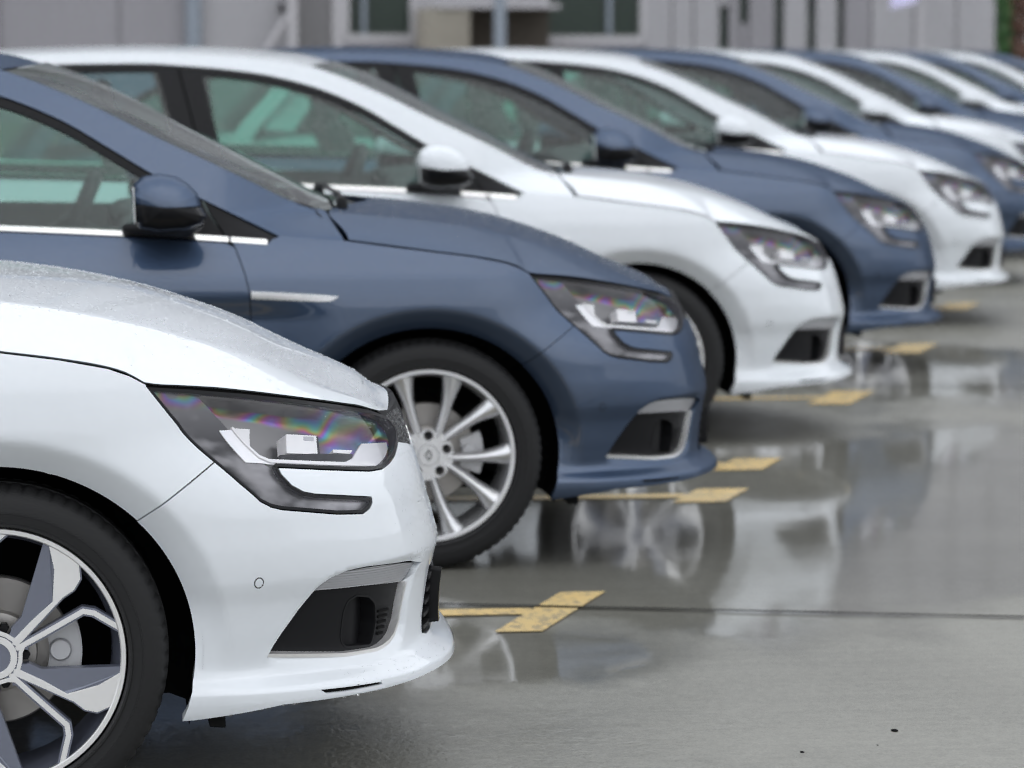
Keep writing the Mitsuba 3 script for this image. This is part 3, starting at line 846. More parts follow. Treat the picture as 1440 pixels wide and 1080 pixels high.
def rbfn(p):
    z = .20 + .41 * p[:, 0]
    a = (p[:, 1] - .5) * PI
    w = base(z)
    x = -2.98 + (XRn(z) + 2.98) * np.abs(np.cos(a)) ** (2 / 3.0)
    return np.stack([x - .006, w * np.sign(np.sin(a)) * np.abs(np.sin(a)) ** (2 / 3.0), z], 1)


part('rear_bumper', grid(rbfn, 14, 61, flip=True), 'PAINT')
TL = chart([(-2.98, .86), (-3.33, .93), (-3.355, .75), (-3.15, .76)])
pair('tail_light', patch(TL, body, .03, off=.006, flange=.01), M_RED)

# --- underside, wheel housings, interior
under = Mesh()
under.tm(hull([(.40, y, .245, .01) for y in (-.74, .74)] + [(.60, y, .245, .01) for y in (-.62, .62)] + [(.72, y, .245, .01) for y in (-.4, .4)]))
for x0, x1 in ((-2.30, -.37), (-3.30, -3.04)):
    under.tm(box(x0, x1, -.78, .78, .205, .225))
under.tm(box(-.37, .37, -.55, .55, .19, .21)).tm(box(-3.04, -2.30, -.55, .55, .20, .22))
under.tm(box(-.46, .36, -.70, .70, .70, .71))
part('underbody', under, M_DARK)
part('engine_bay', Mesh().tm(hull([(x, y, z, .02) for x in (-.30, .48) for y in (-.42, .42) for z in (.25, .66)])).tm(hull([(x, y, z, .01) for x, z in ((-.36, .22), (-.36, .88), (-.42, .22), (-.42, .88)) for y in (-.74, .74)])), M_DARK)
for nm, xw in (('front_arch_liner', 0), ('rear_arch_liner', WB)):
    a = np.linspace(math.radians(-22), math.radians(202), 40)
    rr = .368
    pv = np.vstack([np.stack([xw + rr * 1.035 * np.cos(a), np.full(40, y), ZW + rr * np.sin(a)], 1) for y in (-.835, -.56)])
    r = np.arange(39)
    f = np.vstack([np.stack([r, r + 1, r + 40], 1), np.stack([r + 1, r + 41, r + 40], 1)])
    dv = np.vstack([pv[40:], [[xw, -.56, ZW]]])
    fd = np.stack([r, r + 1, np.full(39, 40)], 1)
    pair(nm, Mesh().add(pv, f).add(dv, fd), M_DARK)
pair('air_deflector', Mesh().tm(hull([(x, y, z, .004) for x, z in ((.385, .22), (.415, .22), (.395, .176), (.418, .174)) for y in (-.82, -.66)])), M_DARK)
part('cabin_floor', Mesh().tm(box(-3.2, -.45, -.78, .78, .30, .33)).tm(box(-3.25, -3.2, -.7, .7, .3, .95)), M_TRIM)
part('dashboard', Mesh().tm(hull([(-.40, y, z, .03) for y in (-.70, .70) for z in (.55, .93)] + [(-.80, y, z, .04) for y in (-.70, .70) for z in (.60, .90)] + [(-.62, y, .955, .02) for y in (-.6, .6)])).tm(hull([(-.82, .36, .93, .05), (-.60, .36, .97, .03), (-.80, .2, .91, .05), (-.80, .52, .91, .05)])), M_TRIM)
st = trimesh.creation.torus(.185, .024, major_sections=40, minor_sections=10)
st.apply_transform(trimesh.transformations.rotation_matrix(math.radians(-66), [0, 1, 0]))
st.apply_translation([-.98, .36, .88])
sw = Mesh().tm(st).tm(hull([(-.98, .36, .88, .055), (-.90, .36, .86, .03)])).tm(hull([(-.98, .20, .88, .012), (-.98, .52, .88, .012)])).tm(hull([(-.98, .36, .88, .012), (-.92, .36, .72, .012)]))
part('steering_wheel', sw, M_TRIM)


def seat(y, x, w=.24):
    return (Mesh().tm(hull([(x + .50, y - w, .56, .06), (x + .50, y + w, .56, .06), (x, y - w, .50, .07), (x, y + w, .50, .07), (x + .45, y - w, .42, .05), (x + .45, y + w, .42, .05)]))
            .tm(hull([(x, y - w, .55, .06), (x, y + w, .55, .06), (x - .26, y - w * .82, 1.08, .05), (x - .26, y + w * .82, 1.08, .05)]))
            .tm(hull([(x - .27, y - .10, 1.17, .045), (x - .27, y + .10, 1.17, .045), (x - .29, y - .09, 1.28, .04), (x - .29, y + .09, 1.28, .04)]))
            .tm(rod([(x - .26, y - .05, 1.06), (x - .28, y - .05, 1.18)], .008)).tm(rod([(x - .26, y + .05, 1.06), (x - .28, y + .05, 1.18)], .008)))


part('front_seat', seat(-.37, -1.62), M_SEAT)
part('front_seat_001', seat(.37, -1.62), M_SEAT)
part('rear_seat', Mesh().join(seat(-.36, -2.52, .27)).join(seat(.36, -2.52, .27)), M_SEAT)

# --- wheels


def tyre_mesh():
    prof = [(.242, -.905 + .03), (.246, -.893), (.250, -.893), (.2515, -.8885), (.268, -.890), (.2685, -.8915), (.2705, -.8915), (.271, -.890), (.288, -.888), (.303, -.880), (.311, -.868), (.3155, -.850), (.3175, -.825), (.3175, -.812), (.3105, -.811), (.3105, -.802), (.3178, -.801), (.318, -.780),
            (.3178, -.759), (.3105, -.758), (.3105, -.749), (.3175, -.748), (.3155, -.710), (.303, -.680), (.288, -.672), (.25, -.675), (.242, -.70)]
    n = 288
    p = np.array(prof)
    a = np.arange(n) * 2 * PI / n
    R = np.repeat(p[:, 0][:, None], n, 1)
    cutw = (np.arange(n) % 4 == 0)
    for i, q in enumerate(prof):
        if 10 <= i <= 13 or 21 <= i <= 23:
            R[i, cutw] -= .005 if i in (11, 12, 22) else .003
    V = np.stack([R * np.cos(a), np.repeat(p[:, 1][:, None], n, 1), R * np.sin(a)], -1).reshape(-1, 3)
    F = []
    r = np.arange(n); q = np.roll(r, -1)
    for i in range(len(prof) - 1):
        F += [np.stack([r + i * n, r + (i + 1) * n, q + i * n], 1), np.stack([q + i * n, r + (i + 1) * n, q + (i + 1) * n], 1)]
    return Mesh().add(V, np.vstack(F)[:, ::-1] if False else np.vstack(F))


def pol(r, d):
    return (r * math.cos(math.radians(d)), r * math.sin(math.radians(d)))


YF = -.872          # plane of the rim face


def barrel():
    return Mesh().tm(lathe([(.232, YF + .004), (.226, YF + .03), (.216, YF + .055), (.212, YF + .13), (.216, YF + .185), (.245, YF + .195)], 96))


def face_ring(r0, r1, y0, y1):
    return Mesh().tm(lathe([(r0, y1), (r0, y0 + .002), (r0 + .002, y0), (r1 - .002, y0), (r1, y0 + .003), (r1, y1)], 120))


def prism(poly, y0, y1, ch=.0015):
    """A plate facing -y with a chamfered front edge."""
    m = extrude_xz(poly, y0 + ch, y1)
    return m.join(extrude_xz(poly.buffer(-ch), y0, y0 + ch + .0005))


def rim_two_tone():
    faces, dark, facets = [], [], Mesh()
    for k in range(5):
        o = 72 * k - 3
        F = [pol(.2335, o - 4), pol(.2335, o - 12), pol(.2335, o - 20), pol(.212, o - 26.5), pol(.190, o - 28.5), pol(.165, o - 27.5), pol(.045, o - 42), pol(.040, o - 30), pol(.046, o - 24), pol(.095, o - 23.5), pol(.147, o - 24.8), pol(.195, o - 13)]
        faces.append(Polygon(F))
        faces.append(LineString([pol(.045, o + 26), pol(.10, o + 29), pol(.181, o + 30.5), pol(.197, o + 27), pol(.232, o + 16)]).buffer(.0048))
        faces.append(LineString([pol(.048, o - 30), pol(.046, o - 6), pol(.047, o + 14), pol(.056, o + 26)]).buffer(.0038))
        dark.append(Polygon(F).buffer(.003))
        dark.append(LineString([pol(.045, o + 26), pol(.10, o + 29), pol(.181, o + 30.5), pol(.197, o + 27), pol(.232, o + 16)]).buffer(.0085))
        dark.append(Polygon([pol(.05, o - 20), pol(.05, o - 4), pol(.0885, o - 12), pol(.232, o - 2), pol(.232, o - 8), pol(.147, o - 25), pol(.09, o - 25)]))
        a, b, c, d = pol(.090, o - 13), pol(.2325, o - 3), pol(.147, o - 25), pol(.06, o - 20)
        yb = YF + .030
        V = [(a[0], yb, a[1]), (b[0], YF + .012, b[1]), (c[0], YF + .0015, c[1]), (d[0], YF + .010, d[1]), (pol(.2335, o - 5)[0], YF + .0015, pol(.2335, o - 5)[1])]
        facets.add(np.array(V), [[0, 1, 2], [0, 2, 3], [1, 4, 2]])
    dk = unary_union(dark + [Point(0, 0).buffer(.062)])
    fc = unary_union(faces + [Point(0, 0).buffer(.040).difference(Point(0, 0).buffer(.028))]).intersection(Point(0, 0).buffer(.236))
    holes = unary_union([Point(*pol(.054, 72 * k + 1)).buffer(.0135) for k in range(5)])
    dark_m = extrude_xz(dk.difference(holes), YF + .0045, YF + .034).join(facets)
    mach = prism(fc, YF, YF + .006).join(face_ring(.2285, .240, YF - .003, YF + .012))
    return dark_m, mach


def rim_spoked():
    m = Mesh()
    m.join(face_ring(.2265, .240, YF - .003, YF + .02))
    m.tm(lathe([(.2265, YF), (.222, YF + .012), (.216, YF + .05)], 120))
    hubp = []
    for k in range(5):
        for sgn in (-1, 1):
            c = 54 + 72 * k
            a0, a1 = c + sgn * 9, c + sgn * 18.5
            # cross section: ridge in the middle, widening towards the rim
            secs = []
            for t in np.linspace(0, 1, 9):
                r = .040 + (.229 - .040) * t
                ang = math.radians(a0 + (a1 - a0) * t ** .75)
                w = .0095 + .0085 * t + .0115 * max(0, (t - .60) / .40) ** 1.5
                cx, cz = r * math.cos(ang), r * math.sin(ang)
                tx, tz = -math.sin(ang), math.cos(ang)
                yf = YF + .018 - .016 * t
                dpt = .030
                secs.append([(cx - tx * w * 1.15, yf + dpt, cz - tz * w * 1.15), (cx - tx * w, yf + .012, cz - tz * w), (cx - tx * w * .25, yf, cz - tz * w * .25), (cx + tx * w * .25, yf, cz + tz * w * .25), (cx + tx * w, yf + .012, cz + tz * w), (cx + tx * w * 1.15, yf + dpt, cz + tz * w * 1.15)])
            V = np.array(secs).reshape(-1, 3)
            F = []
            for i in range(8):
                for j in range(5):
                    q = [i * 6 + j, i * 6 + j + 1, (i + 1) * 6 + j + 1, (i + 1) * 6 + j]
                    F += [[q[0], q[1], q[2]], [q[0], q[2], q[3]]]
            m.add(V, F)
    disc = Point(0, 0).buffer(.070, 24).difference(unary_union([Point(*pol(.054, 90 + 72 * k)).buffer(.0135) for k in range(5)])).difference(Point(0, 0).buffer(.030))
    m.join(extrude_xz(disc.intersection(unary_union([Point(*pol(.052, 54 + 72 * k)).buffer(.020) for k in range(5)] + [Point(0, 0).buffer(.046)] + [Point(*pol(.054, 90 + 72 * k)).buffer(.021) for k in range(5)])).difference(Point(0, 0).buffer(.03)), YF + .017, YF + .05))
    return m


def cap_mesh(y):
    return Mesh().tm(lathe([(0, y + .003), (.0285, y + .003)], 48)).tm(lathe([(.0285, y + .003), (.0288, y + .0035), (.0295, y + .02)], 48)).tm(lathe([(.0262, y + .0029), (.0268, y + .0018), (.0280, y + .0018), (.0285, y + .0029)], 48))


def cap_emblem(y):
    r = Polygon([(0, -.017), (.011, 0), (0, .017), (-.011, 0)])
    return extrude_xz(r.difference(affinity.scale(r, .6, .6)), y + .0015, y + .004)


def nut(y, a):
    x, z = pol(.054, a)
    return Mesh().tm(lathe([(0, y), (.008, y), (.0095, y + .002), (.0095, y + .02)], 6).apply_translation([x, 0, z]))


disc = Mesh().tm(lathe([(.075, YF + .095), (.135, YF + .095), (.138, YF + .098), (.138, YF + .118), (.075, YF + .118)], 72)).tm(lathe([(0, YF + .062), (.062, YF + .062), (.074, YF + .066), (.076, YF + .097)], 48))
cal_poly = Polygon([pol(.098, a) for a in range(-22, 23, 4)] + [pol(.158, a) for a in range(22, -23, -4)])
cal = Mesh().join(prism(cal_poly, YF + .068, YF + .10, .003)).tm(lathe([(0, YF + .056), (.018, YF + .056), (.021, YF + .06), (.021, YF + .1)], 24).apply_translation([.118, 0, .004]))
tyre = tyre_mesh()
dark_m, mach = rim_two_tone()
spoked = rim_spoked()
rot = lambda a: np.array([[math.cos(a), 0, -math.sin(a)], [0, 1, 0], [math.sin(a), 0, math.cos(a)]])
for i, (xw, far) in enumerate(((0, 0), (0, 1), (WB, 0), (WB, 1))):
    w = 'wheel' + ('_%03d' % i if i else '')
    fix = lambda m: (m.mirror() if far else m).moved((xw, 0, ZW))
    part(w + '__tyre', fix(tyre), M_TYRE)
    part(w + '__rim_barrel', fix(barrel()), M_GUN, 'white')
    part(w + '__rim_barrel', fix(barrel()), M_RIM, 'blue')
    part(w + '__rim', fix(dark_m), M_GUN, 'white')
    part(w + '__machined_face', fix(mach), M_MACH, 'white')
    part(w + '__rim', fix(spoked), M_RIM, 'blue')
    part(w + '__centre_cap', fix(cap_mesh(YF + .004)), M_GUN, 'white')
    part(w + '__centre_cap', fix(cap_mesh(YF + .010)), M_RIM, 'blue')
    part(w + '__centre_cap__emblem'.replace('__emblem', '_emblem'), fix(cap_emblem(YF + .004)), M_CHROME, 'white')
    part(w + '__centre_cap_emblem', fix(cap_emblem(YF + .010)), M_PLASTIC, 'blue')
    for b in range(5):
        nm = w + '__wheel_bolt' + ('_%03d' % b if b else '')
        part(nm, fix(nut(YF + .022, 1 + 72 * b)), M_PLASTIC, 'white')
        part(nm, fix(nut(YF + .028, 90 + 72 * b)), M_PLASTIC, 'blue')
    part(w + '__brake_disc', fix(disc), M_DISC)
    part(w + '__brake_caliper', fix(cal), M_CALIPER)

# ---------------------------------------------------------------- the row of cars
shapes = {}
for i, (name, m, mt, only) in enumerate(parts):
    shapes[i] = m.shape(M_WHITE if mt == 'PAINT' else mt)

ROW = [(-.201, 6.62, 0), (.889, 9.869, 0), (1.916, 12.869, 0), (2.913, 15.653, .15), (3.936, 18.455, -.2), (5.008, 21.687, .2), (5.949, 24.441, -.15), (6.99, 27.36, .2), (8.04, 30.276, 0), (9.07, 33.2, -.2), (10.108, 36.109, .2), (11.14, 39.0, 0)]
CAR_LABEL = [
    'white hatchback nearest the camera, only its wet bonnet, headlight and front wheel in the picture',
    'dark blue hatchback directly behind the nearest white car, silver ten spoke wheel in view',
    'white hatchback second of the white ones, parked between the two nearest blue cars',
    'dark blue hatchback second of the blue ones, headlight in front of third white car',
    'white hatchback third of the white ones, its bumper beside the third yellow bay mark',
    'dark blue hatchback third of the blue ones, nose cut by the right edge',
    'white hatchback fourth of the white ones, only mirror, screen and bonnet showing',
    'dark blue hatchback fourth of the blue ones, a thin strip of roof and pillar showing',
    'white hatchback fifth of the white ones, white mirror near the right edge',
    'dark blue hatchback fifth of the blue ones, a sliver near the top right corner',
    'white hatchback sixth of the white ones, roof showing at the top right corner',
    'dark blue hatchback last of the row, farthest away at the top right corner']
for k, (x, d, yaw) in enumerate(ROW):
    key = 'parked_car' + ('_%03d' % k if k else '')
    white = k % 2 == 0
    labels[key] = {'label': CAR_LABEL[k], 'category': 'car', 'group': 'cars parked side by side in a row'}
    tw = T().translate([x, d + .88, 0]).rotate([0, 0, 1], yaw)
    for i, (name, m, mt, only) in enumerate(parts):
        if only and only not in ('white' if white else 'blue', ('first', 'second')[k] if k < 2 else ''):
            continue
        b = (M_WHITE if white else M_BLUE) if mt == 'PAINT' else mt
        scene[key + '__' + name] = {**shapes[i], 'to_world': tw, 'bsdf': {'type': 'ref', 'id': b}}

# ---------------------------------------------------------------- ground


def sight(px, py):
    """The direction in which the photograph's pixel (of 1440 x 1080) lies: how places measured in the photograph became the metres of this script."""
    return FWD + RIGHT * (px - 720) / F_PX - np.cross(RIGHT, FWD) * (py - 540) / F_PX


POOLS = []          # (x, y, half length along x, half length along y, strength)


def puddle(p):
    """0 on merely damp concrete, 1 where water stands."""
    n1 = fbm(p.x * 0.55 + 5.2, p.y * 0.42 + 1.7, 0.0, 4)
    a = 0.0
    for cx, cy, rx, ry, k in POOLS:
        a = a + k * dr.exp(-(dr.square((p.x - cx) / rx) + dr.square((p.y - cy) / ry)))
    return smoothstep(0.47, 0.58, n1 * 0.62 + 0.38 * a + 0.15 * fbm(p.x * 5, p.y * 3.5, 0.0, 4) - 0.02)


def ground_rough(p, n, uv):
    w = puddle(p)
    return (1 - w) * (0.25 + 0.14 * fbm(p.x * 2.3, p.y * 2.3)) + w * (0.05 + 0.05 * noise(p.x * 2.5, p.y * 1.6))


def ground_col(p, n, uv):
    w = puddle(p)
    f = fbm(p.x * 1.3, p.y * 1.3, 0.0, 5)
    g = fbm(p.x * 60, p.y * 60, 0.0, 3)
    lines = noise(p.x * 1.2, p.y * 55)
    v = 0.170 + 0.035 * (noise(p.x * 260, p.y * 260) - 0.5) + 0.08 * (f - 0.5) + 0.03 * (g - 0.5) + 0.012 * (lines - 0.5)
    v = v * (1 - 0.30 * w)
    return mi.Color3f(v, v * 0.975, v * 0.85)


def ground_bump(p, n, uv):
    w = puddle(p)
    return (1 - w) * (0.0005 * noise(p.x * 2.0, p.y * 30) * fbm(p.x, p.y) + 0.0013 * noise(p.x * 130, p.y * 130) + 0.0012 * noise(p.x * 22, p.y * 22)) + 0.00032 * noise(p.x * 5, p.y * 7)


M_GROUND = mat('mat_wet_concrete', {'type': 'bumpmap', 'arbitrary': proc(ground_bump, 2e-3), 'scale': 1.0, 'bsdf': P(base_color=proc(ground_col), roughness=proc(ground_rough), specular=0.5)})
M_JOINT = mat('mat_joint', two(P(base_color=(0.010, 0.010, 0.010), roughness=1.0, specular=0.0)))


def yellow_fn(p, n, uv):
    w = smoothstep(0.50, 0.72, fbm(p.x * 70, p.y * 34, 0.0, 4)) * smoothstep(0.25, 0.6, noise(p.x * 7, p.y * 6)) + 0.25 * noise(p.x * 160, p.y * 160)
    c = mix(mi.Color3f(0.52, 0.37, 0.15), mi.Color3f(0.45, 0.34, 0.16), noise(p.x * 9, p.y * 9))
    return mix(c, mi.Color3f(0.14, 0.13, 0.11), w * 0.55)


M_YELLOW = mat('mat_yellow_paint', two({'type': 'bumpmap', 'arbitrary': proc(lambda p, n, uv: 0.0006 * noise(p.x * 110, p.y * 110), 2e-3), 'scale': 1.0, 'bsdf': P(base_color=proc(yellow_fn), roughness=0.38, specular=0.5)}))

gs = trimesh.Trimesh(np.array([[-300, -300, 0], [300, -300, 0], [300, 400, 0], [-300, 400, 0]], float), [[0, 1, 2], [0, 2, 3]], process=False)
scene['ground'] = mikit.ply(gs, M_GROUND)
labels['ground'] = {'label': 'wet grey concrete forecourt with puddles', 'kind': 'structure'}


def gpt(px, py, z=0.0):
    q = sight(px, py)
    t = (z - H_EYE) / q[2]
    return (float(q[0] * t), float(q[1] * t))


def flat(pts, z):
    p = Polygon(pts)
    v, f = trimesh.creation.triangulate_polygon(p, engine='earcut')
    v = np.asarray(v)
    m = trimesh.Trimesh(np.c_[v, np.full(len(v), z)], f, process=False)
    if m.face_normals[:, 2].sum() < 0:
        m.invert()
    return m


# bay markings: a stem along the bays with a slanted bar at its end (positions in metres on the ground)
def bay(key, c, bar, stem_x0, label, stem=True):
    """c: centre of the bar; the bar is a parallelogram that leans along the row."""
    (cx, cy), (half_l, half_w, lean) = c, bar
    m = trimesh.util.concatenate([flat([(cx - half_w - lean * half_l, cy - half_l), (cx + half_w - lean * half_l, cy - half_l), (cx + half_w + lean * half_l, cy + half_l), (cx - half_w + lean * half_l, cy + half_l)], .004)])
    if stem:
        m = trimesh.util.concatenate([m, flat([(stem_x0, cy - .05), (cx - half_w + .01, cy - .05), (cx - half_w + .01, cy + .05), (stem_x0, cy + .05)], .0045)])
    scene[key] = mikit.ply(m, M_YELLOW)
    labels[key] = {'label': label, 'category': 'road marking', 'group': 'yellow bay markings on the concrete'}


for px, py, rx, ry, k in ((1080, 690, .95, 1.0, 1.1), (1300, 720, 1.0, 1.2, 1.0), (860, 745, .55, .8, 1.0), (1180, 800, .8, .45, .6), (1330, 520, 1.6, 1.8, .9), (1250, 500, .6, 1.0, .6), (700, 925, .35, .25, .8), (1430, 640, .7, 1.4, .8)):
    POOLS.append((*gpt(px, py), rx, ry * 1.13, k))
c1 = gpt(776, 861)
bay('bay_marking', c1, (.32, .060, .385), c1[0] - 3.2, 'yellow bay mark nearest the camera, slanted bar crossed by the slab joint')
a, b = gpt(1052, 654), gpt(1000, 698)
bay('bay_marking_001', a, (.17, .085, .40), a[0] - 3.2, 'upper of the two short yellow marks beside the nearest blue bumper')
bay('bay_marking_002', b, (.17, .085, .40), b[0] - 3.2, 'lower of the two short yellow marks beside the nearest blue bumper')
ps = [gpt(1183, 560), gpt(1280, 491), gpt(1345, 432)]
LBM = ['yellow bay mark under the lip of the second white bumper', 'yellow bay mark past the second blue bumper', 'faint yellow bay mark under the third white bumper']
for i in range(3):
    bay('bay_marking_%03d' % (i + 3), ps[i], (.27, .09, .40), ps[i][0] - 3.2, LBM[i])

# slab joints: recessed dark lines with ragged edges
def joint(key, p0, p1, w, label):
    n = 400
    t = np.linspace(0, 1, n)
    p0, p1 = np.array(p0), np.array(p1)
    c = p0 + (p1 - p0) * t[:, None]
    r = np.random.default_rng(3)
    ww = w * (0.6 + 0.5 * meshkit.noise(np.c_[t * 160, t * 0, t * 0]) + 0.9 * (meshkit.noise(np.c_[t * 90, t * 0 + 4, t * 0]) > .86))
    nn = np.array([-(p1 - p0)[1], (p1 - p0)[0]]); nn /= np.linalg.norm(nn)
    a, b = c + nn * ww[:, None] / 2, c - nn * ww[:, None] / 2
    v = np.vstack([np.c_[a, np.full(n, .006)], np.c_[b, np.full(n, .006)]])
    i = np.arange(n - 1)
    f = np.vstack([np.stack([i, i + n, i + 1], 1), np.stack([i + 1, i + n, i + n + 1], 1)])
    scene[key] = mikit.ply(trimesh.Trimesh(v, f, process=False), M_JOINT)
    labels[key] = {'label': label, 'kind': 'structure'}


j0, j1 = gpt(620, 852), gpt(1440, 870)
dj = (np.array(j1) - np.array(j0)) / np.linalg.norm(np.array(j1) - np.array(j0))
joint('slab_joint', np.array(j0) - dj * 5, np.array(j1) + dj * 10, .024, 'dark joint between the concrete slabs')
for i, off_d in enumerate((6.0, 12.0, 18.0)):
    o = np.array([2.3, off_d])
    joint('slab_joint_%03d' % (i + 1), np.array(j0) - dj * 5 + o, np.array(j1) + dj * 14 + o, .024, 'dark joint between the concrete slabs')
for i, (px, py, s) in enumerate(((1258, 1028, .0065), (1128, 1058, .004), (1234, 1048, .002))):
    c = gpt(px, py)
    m = trimesh.creation.icosphere(2, s)
    m.vertices = m.vertices * [1, 1.6, .3] * (1 + .3 * meshkit.noise(m.vertices * 300 + i)[:, None])
    m.apply_translation([c[0], c[1], s * .25])
    key = 'pebble' + ('_%03d' % i if i else '')
    scene[key] = mikit.ply(m, M_JOINT, smooth=True)
    labels[key] = {'label': ['small dark flake lying on the wet concrete at lower right', 'tiny dark crumb on the concrete left of the larger flake', 'tiniest dark speck on the concrete above the crumb'][i], 'category': 'debris'}

# ---------------------------------------------------------------- the hall behind the row
DF = 52.0


def fx(px, d=None):
    q = sight(px, 40)
    return float(q[0] / q[1] * (d or DF))


def fz(py):
    q = sight(720, py)
    return float(H_EYE + q[2] / q[1] * DF)


def clad(c, s=0.02):
    return lambda p, n, uv: mi.Color3f(*c) * (1 + s * 2 * (fbm(p.x * 0.8, p.z * 0.5, 0.0, 3) - 0.5) + 0.05 * (noise(p.x * 30, p.z * 0.4) - 0.5))


M_CLAD = mat('mat_cladding', two(P(base_color=proc(clad((0.235, 0.228, 0.245), .06)), roughness=0.5, specular=0.4)))
M_CLAD2 = mat('mat_cladding_light', two(P(base_color=proc(clad((0.31, 0.305, 0.32), .06)), roughness=0.5, specular=0.4)))
M_CLAD3 = mat('mat_cladding_dark', two(P(base_color=proc(clad((0.15, 0.146, 0.15), .06)), roughness=0.5, specular=0.4)))
M_FRAME = mat('mat_frame_white', two(P(base_color=(0.38, 0.37, 0.385), roughness=0.45)))
M_CONC = mat('mat_precast', two(P(base_color=proc(lambda p, n, uv: mix(mi.Color3f(0.27, 0.25, 0.21), mi.Color3f(0.20, 0.18, 0.15), fbm(p.x * 2, p.z * 2, p.y * 2, 4))), roughness=0.8)))
M_WINDOW = mat('mat_hall_glass', two(P(base_color=(0.016, 0.028, 0.020), roughness=0.1, specular=0.3)))
M_STEELBLUE = mat('mat_steel_post', two(P(base_color=(0.20, 0.23, 0.27), roughness=0.5)))
M_GREEN = mat('mat_foliage', two(P(base_color=proc(lambda p, n, uv: mix(mi.Color3f(0.02, 0.07, 0.02), mi.Color3f(0.05, 0.12, 0.03), noise(p.x * 9, p.y * 9, p.z * 9))), roughness=0.7)))

labels['hall'] = {'label': 'long grey metal clad hall with windows behind the parked cars', 'category': 'building'}
HT = 20.0
for k in scene:
    if 'rain_beads' in k or 'hanging_drops' in k:
        labels[k] = {'label': 'rain drops standing on the lacquer', 'kind': 'stuff'}
cnt = {}


def hp(name, mesh, m):
    k = cnt.get(name, 0)
    cnt[name] = k + 1
    scene['hall__' + name + ('_%03d' % k if k else '')] = mikit.ply(mesh, m)


hp('wall', box(-40.0, 60.0, DF + .15, DF + 12, 0, HT), M_CLAD3)
hp('plinth', box(-40.0, 60.0, DF - .06, DF + .15, 0, .45), M_CONC)
hp('parapet', box(-40.2, 60.2, DF - .10, DF + 12.1, HT, HT + .22), M_FRAME)
# cladding cassettes: (left px, right px, bottom z, material)
wins = [(485, 583, 1.62, 3.2), (765, 906, 1.60, 3.2)]
slits = [(1012, 1025, 1.1, 2.1), (1040, 1053, 1.85, 3.4), (1090, 1102, 1.1, 3.4), (1136, 1147, 1.1, 3.4), (1178, 1187, 1.1, 3.4)]
edges = [-3600 + 190 * i for i in range(19)] + [0, 168, 268, 412, 466, 485, 583, 765, 906, 945, 975, 1012, 1025, 1040, 1053, 1090, 1102, 1136, 1147, 1178, 1187, 1225, 1285, 1345, 1400, 1470, 1600] + [1790 + 190 * i for i in range(10)]
edges = sorted(set(edges))
for a, b in zip(edges[:-1], edges[1:]):
    hole = next((w for w in wins + slits if abs(w[0] - a) < 2), None)
    mt = M_CLAD3 if 412 <= a < 466 else (M_FRAME if a == 466 else (M_CLAD2 if (906 <= a < 1012 or a >= 1400 or a % 3 == 1) else M_CLAD))
    z1, z2 = (hole[2], hole[3]) if hole else (0, 0)
    for lo, hi in (((.45, z1), (z2, 8.2), (8.208, 13.6), (13.608, HT)) if hole else ((.45, 3.7), (3.708, 8.2), (8.208, 13.6), (13.608, HT))):
        x0, x1 = fx(a) + .012, fx(b) - .012
        if x1 - x0 > .05 and hi - lo > .05:
            hp('cladding_panel', box(x0, x1, DF, DF + .15, lo, hi), mt)
for a, b, z1, z2 in wins:
    x0, x1 = fx(a), fx(b)
    hp('window', box(x0 + .06, x1 - .06, DF + .10, DF + .12, z1 + .06, z2 - .06), M_WINDOW)
    for q in ((x0, x1, z1 - .05, z1 + .07), (x0, x1, z2 - .07, z2 + .05), (x0 - .02, x0 + .06, z1 + .07, z2 - .07), (x1 - .06, x1 + .02, z1 + .07, z2 - .07)):
        hp('window_frame', box(q[0], q[1], DF - .03, DF + .10, q[2], q[3]), M_FRAME)
for px in (512, 857):
    hp('mullion', box(fx(px) - .03, fx(px) + .03, DF - .01, DF + .09, 1.69, 3.13), M_STEELBLUE)
for a, b, z1, z2 in slits:
    hp('window', box(fx(a) + .005, fx(b) - .005, DF + .11, DF + .13, z1, z2), M_WINDOW)
# loading dock block, posts and brace in front of the wall
labels['loading_dock'] = {'label': 'beige concrete loading dock block with dark opening below the hall wall', 'category': 'loading dock'}
dz = fz(8)
scene['loading_dock__side_wall'] = mikit.ply(box(fx(585), fx(645), DF - 1.6, DF - .07, 0, dz - .06), M_CONC)
scene['loading_dock__back_wall'] = mikit.ply(box(fx(645), fx(766), DF - .5, DF - .07, 0, dz - .06), mat('mat_dock_dark', two(P(base_color=(0.055, 0.045, 0.035), roughness=0.8))))
scene['loading_dock__slab'] = mikit.ply(box(fx(600), fx(768), DF - 1.65, DF - .07, dz - .055, dz), M_FRAME)
scene['steel_post'] = mikit.ply(trimesh.creation.cylinder(.085, 4.2, sections=24).apply_translation([fx(703, DF * .955), DF * .955, 2.1]), M_STEELBLUE, smooth=40)
labels['steel_post'] = {'label': 'blue grey steel post in front of the loading dock', 'category': 'post'}
scene['steel_post_001'] = mikit.ply(trimesh.creation.cylinder(.11, 12.8, sections=24).apply_translation([fx(272), DF - .13, 6.4]), M_STEELBLUE, smooth=40)
labels['steel_post_001'] = {'label': 'blue grey downpipe on the left part of the hall wall', 'category': 'pipe'}
labels['braced_post'] = {'label': 'pale post with a diagonal brace left of the narrow window', 'category': 'post'}
scene['braced_post__upright'] = mikit.ply(box(fx(404), fx(416), DF - .35, DF - .22, 0, 3.6), M_FRAME)
q0, q1 = (fx(372), DF - .28, fz(74)), (fx(404), DF - .28, fz(22))
scene['braced_post__brace'] = mikit.ply(rod([q0, q1], .05, 12), M_FRAME, smooth=40)
scene['braced_post__bracket'] = mikit.ply(rbox(fx(390), fx(399), DF - .34, DF - .2, fz(20), fz(5), .02), M_PLASTIC)
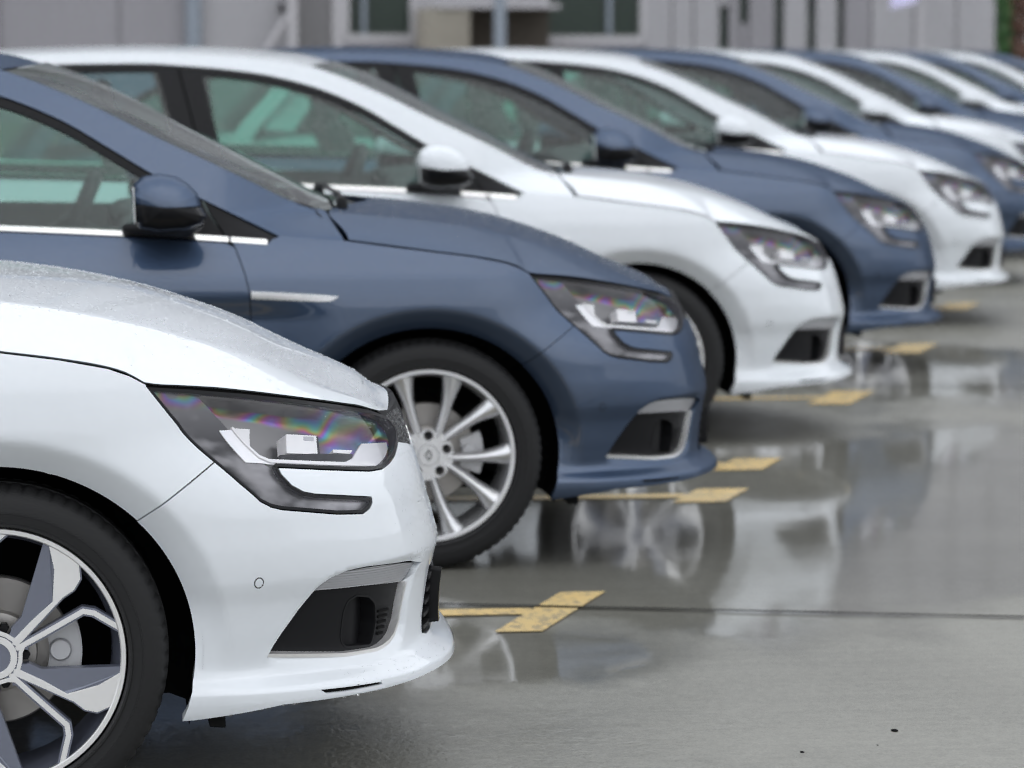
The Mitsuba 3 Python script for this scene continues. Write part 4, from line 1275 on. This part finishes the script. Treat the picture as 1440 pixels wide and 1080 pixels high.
# flag on a pole
labels['flag'] = {'label': 'pale lilac flag hanging from a thin pole before the hall', 'category': 'flag'}
fd = DF - 3
fpx = lambda px: fx(px, fd)
u = np.linspace(0, 1, 16)
fl = np.array([[fpx(1252) + (fpx(1292) - fpx(1252)) * a, fd + .06 * math.sin(a * 7), 2.12 + .9 * b - .10 * (1 - a)] for a in u for b in (0, .25, .5, .75, 1)])
ff = [[i * 5 + j, (i + 1) * 5 + j, (i + 1) * 5 + j + 1] for i in range(15) for j in range(4)] + [[i * 5 + j, (i + 1) * 5 + j + 1, i * 5 + j + 1] for i in range(15) for j in range(4)]
scene['flag__cloth'] = mikit.ply(trimesh.Trimesh(fl, ff, process=False), mat('mat_flag', two(P(base_color=(0.62, 0.60, 0.82), roughness=0.8))), smooth=True)
scene['flag__pole'] = mikit.ply(trimesh.creation.cylinder(.03, 5.0, sections=16).apply_translation([fpx(1294), fd, 2.5]), M_FRAME, smooth=40)

# shrubs at the right end of the hall
M_RUST = mat('mat_rust_foliage', two(P(base_color=(0.10, 0.05, 0.035), roughness=0.8)))


def shrub(key, px, d, r, h, label, seed, m=M_GREEN):
    g = np.random.default_rng(seed)
    x = fx(px, d)
    n = 2600
    a = g.normal(size=(n, 3)); a /= np.linalg.norm(a, axis=1, keepdims=True)
    rad = g.uniform(.45, 1, n) ** .5 * (0.75 + .5 * meshkit.noise(a * 2.3 + seed))
    c = a * rad[:, None] * [r, r, h / 2] + [x, d, h / 2 + .1]
    s = g.uniform(.03, .07, n)
    e1 = g.normal(size=(n, 3)); e1 /= np.linalg.norm(e1, axis=1, keepdims=True)
    e2 = np.cross(e1, a); e2 /= np.linalg.norm(e2, axis=1, keepdims=True) + 1e-9
    v = np.stack([c - e1 * s[:, None], c + e2 * s[:, None] * .5, c + e1 * s[:, None], c - e2 * s[:, None] * .5], 1).reshape(-1, 3)
    i = np.arange(n) * 4
    f = np.vstack([np.stack([i, i + 1, i + 2], 1), np.stack([i, i + 2, i + 3], 1)])
    scene[key + '__crown'] = mikit.ply(trimesh.Trimesh(v, f, process=False), m)
    scene[key + '__stem'] = mikit.ply(rod([(x, d, 0), (x + .05, d, h * .6)], .05, 8), M_PLASTIC)
    labels[key] = {'label': label, 'category': 'shrub'}


shrub('shrub', 1416, 49.7, .16, 3.6, 'tall green shrub at the right end of the hall wall', 2)
shrub('shrub_001', 1447, 48.0, .24, 3.0, 'reddish brown shrub at the far right edge behind the last cars', 5, M_RUST)
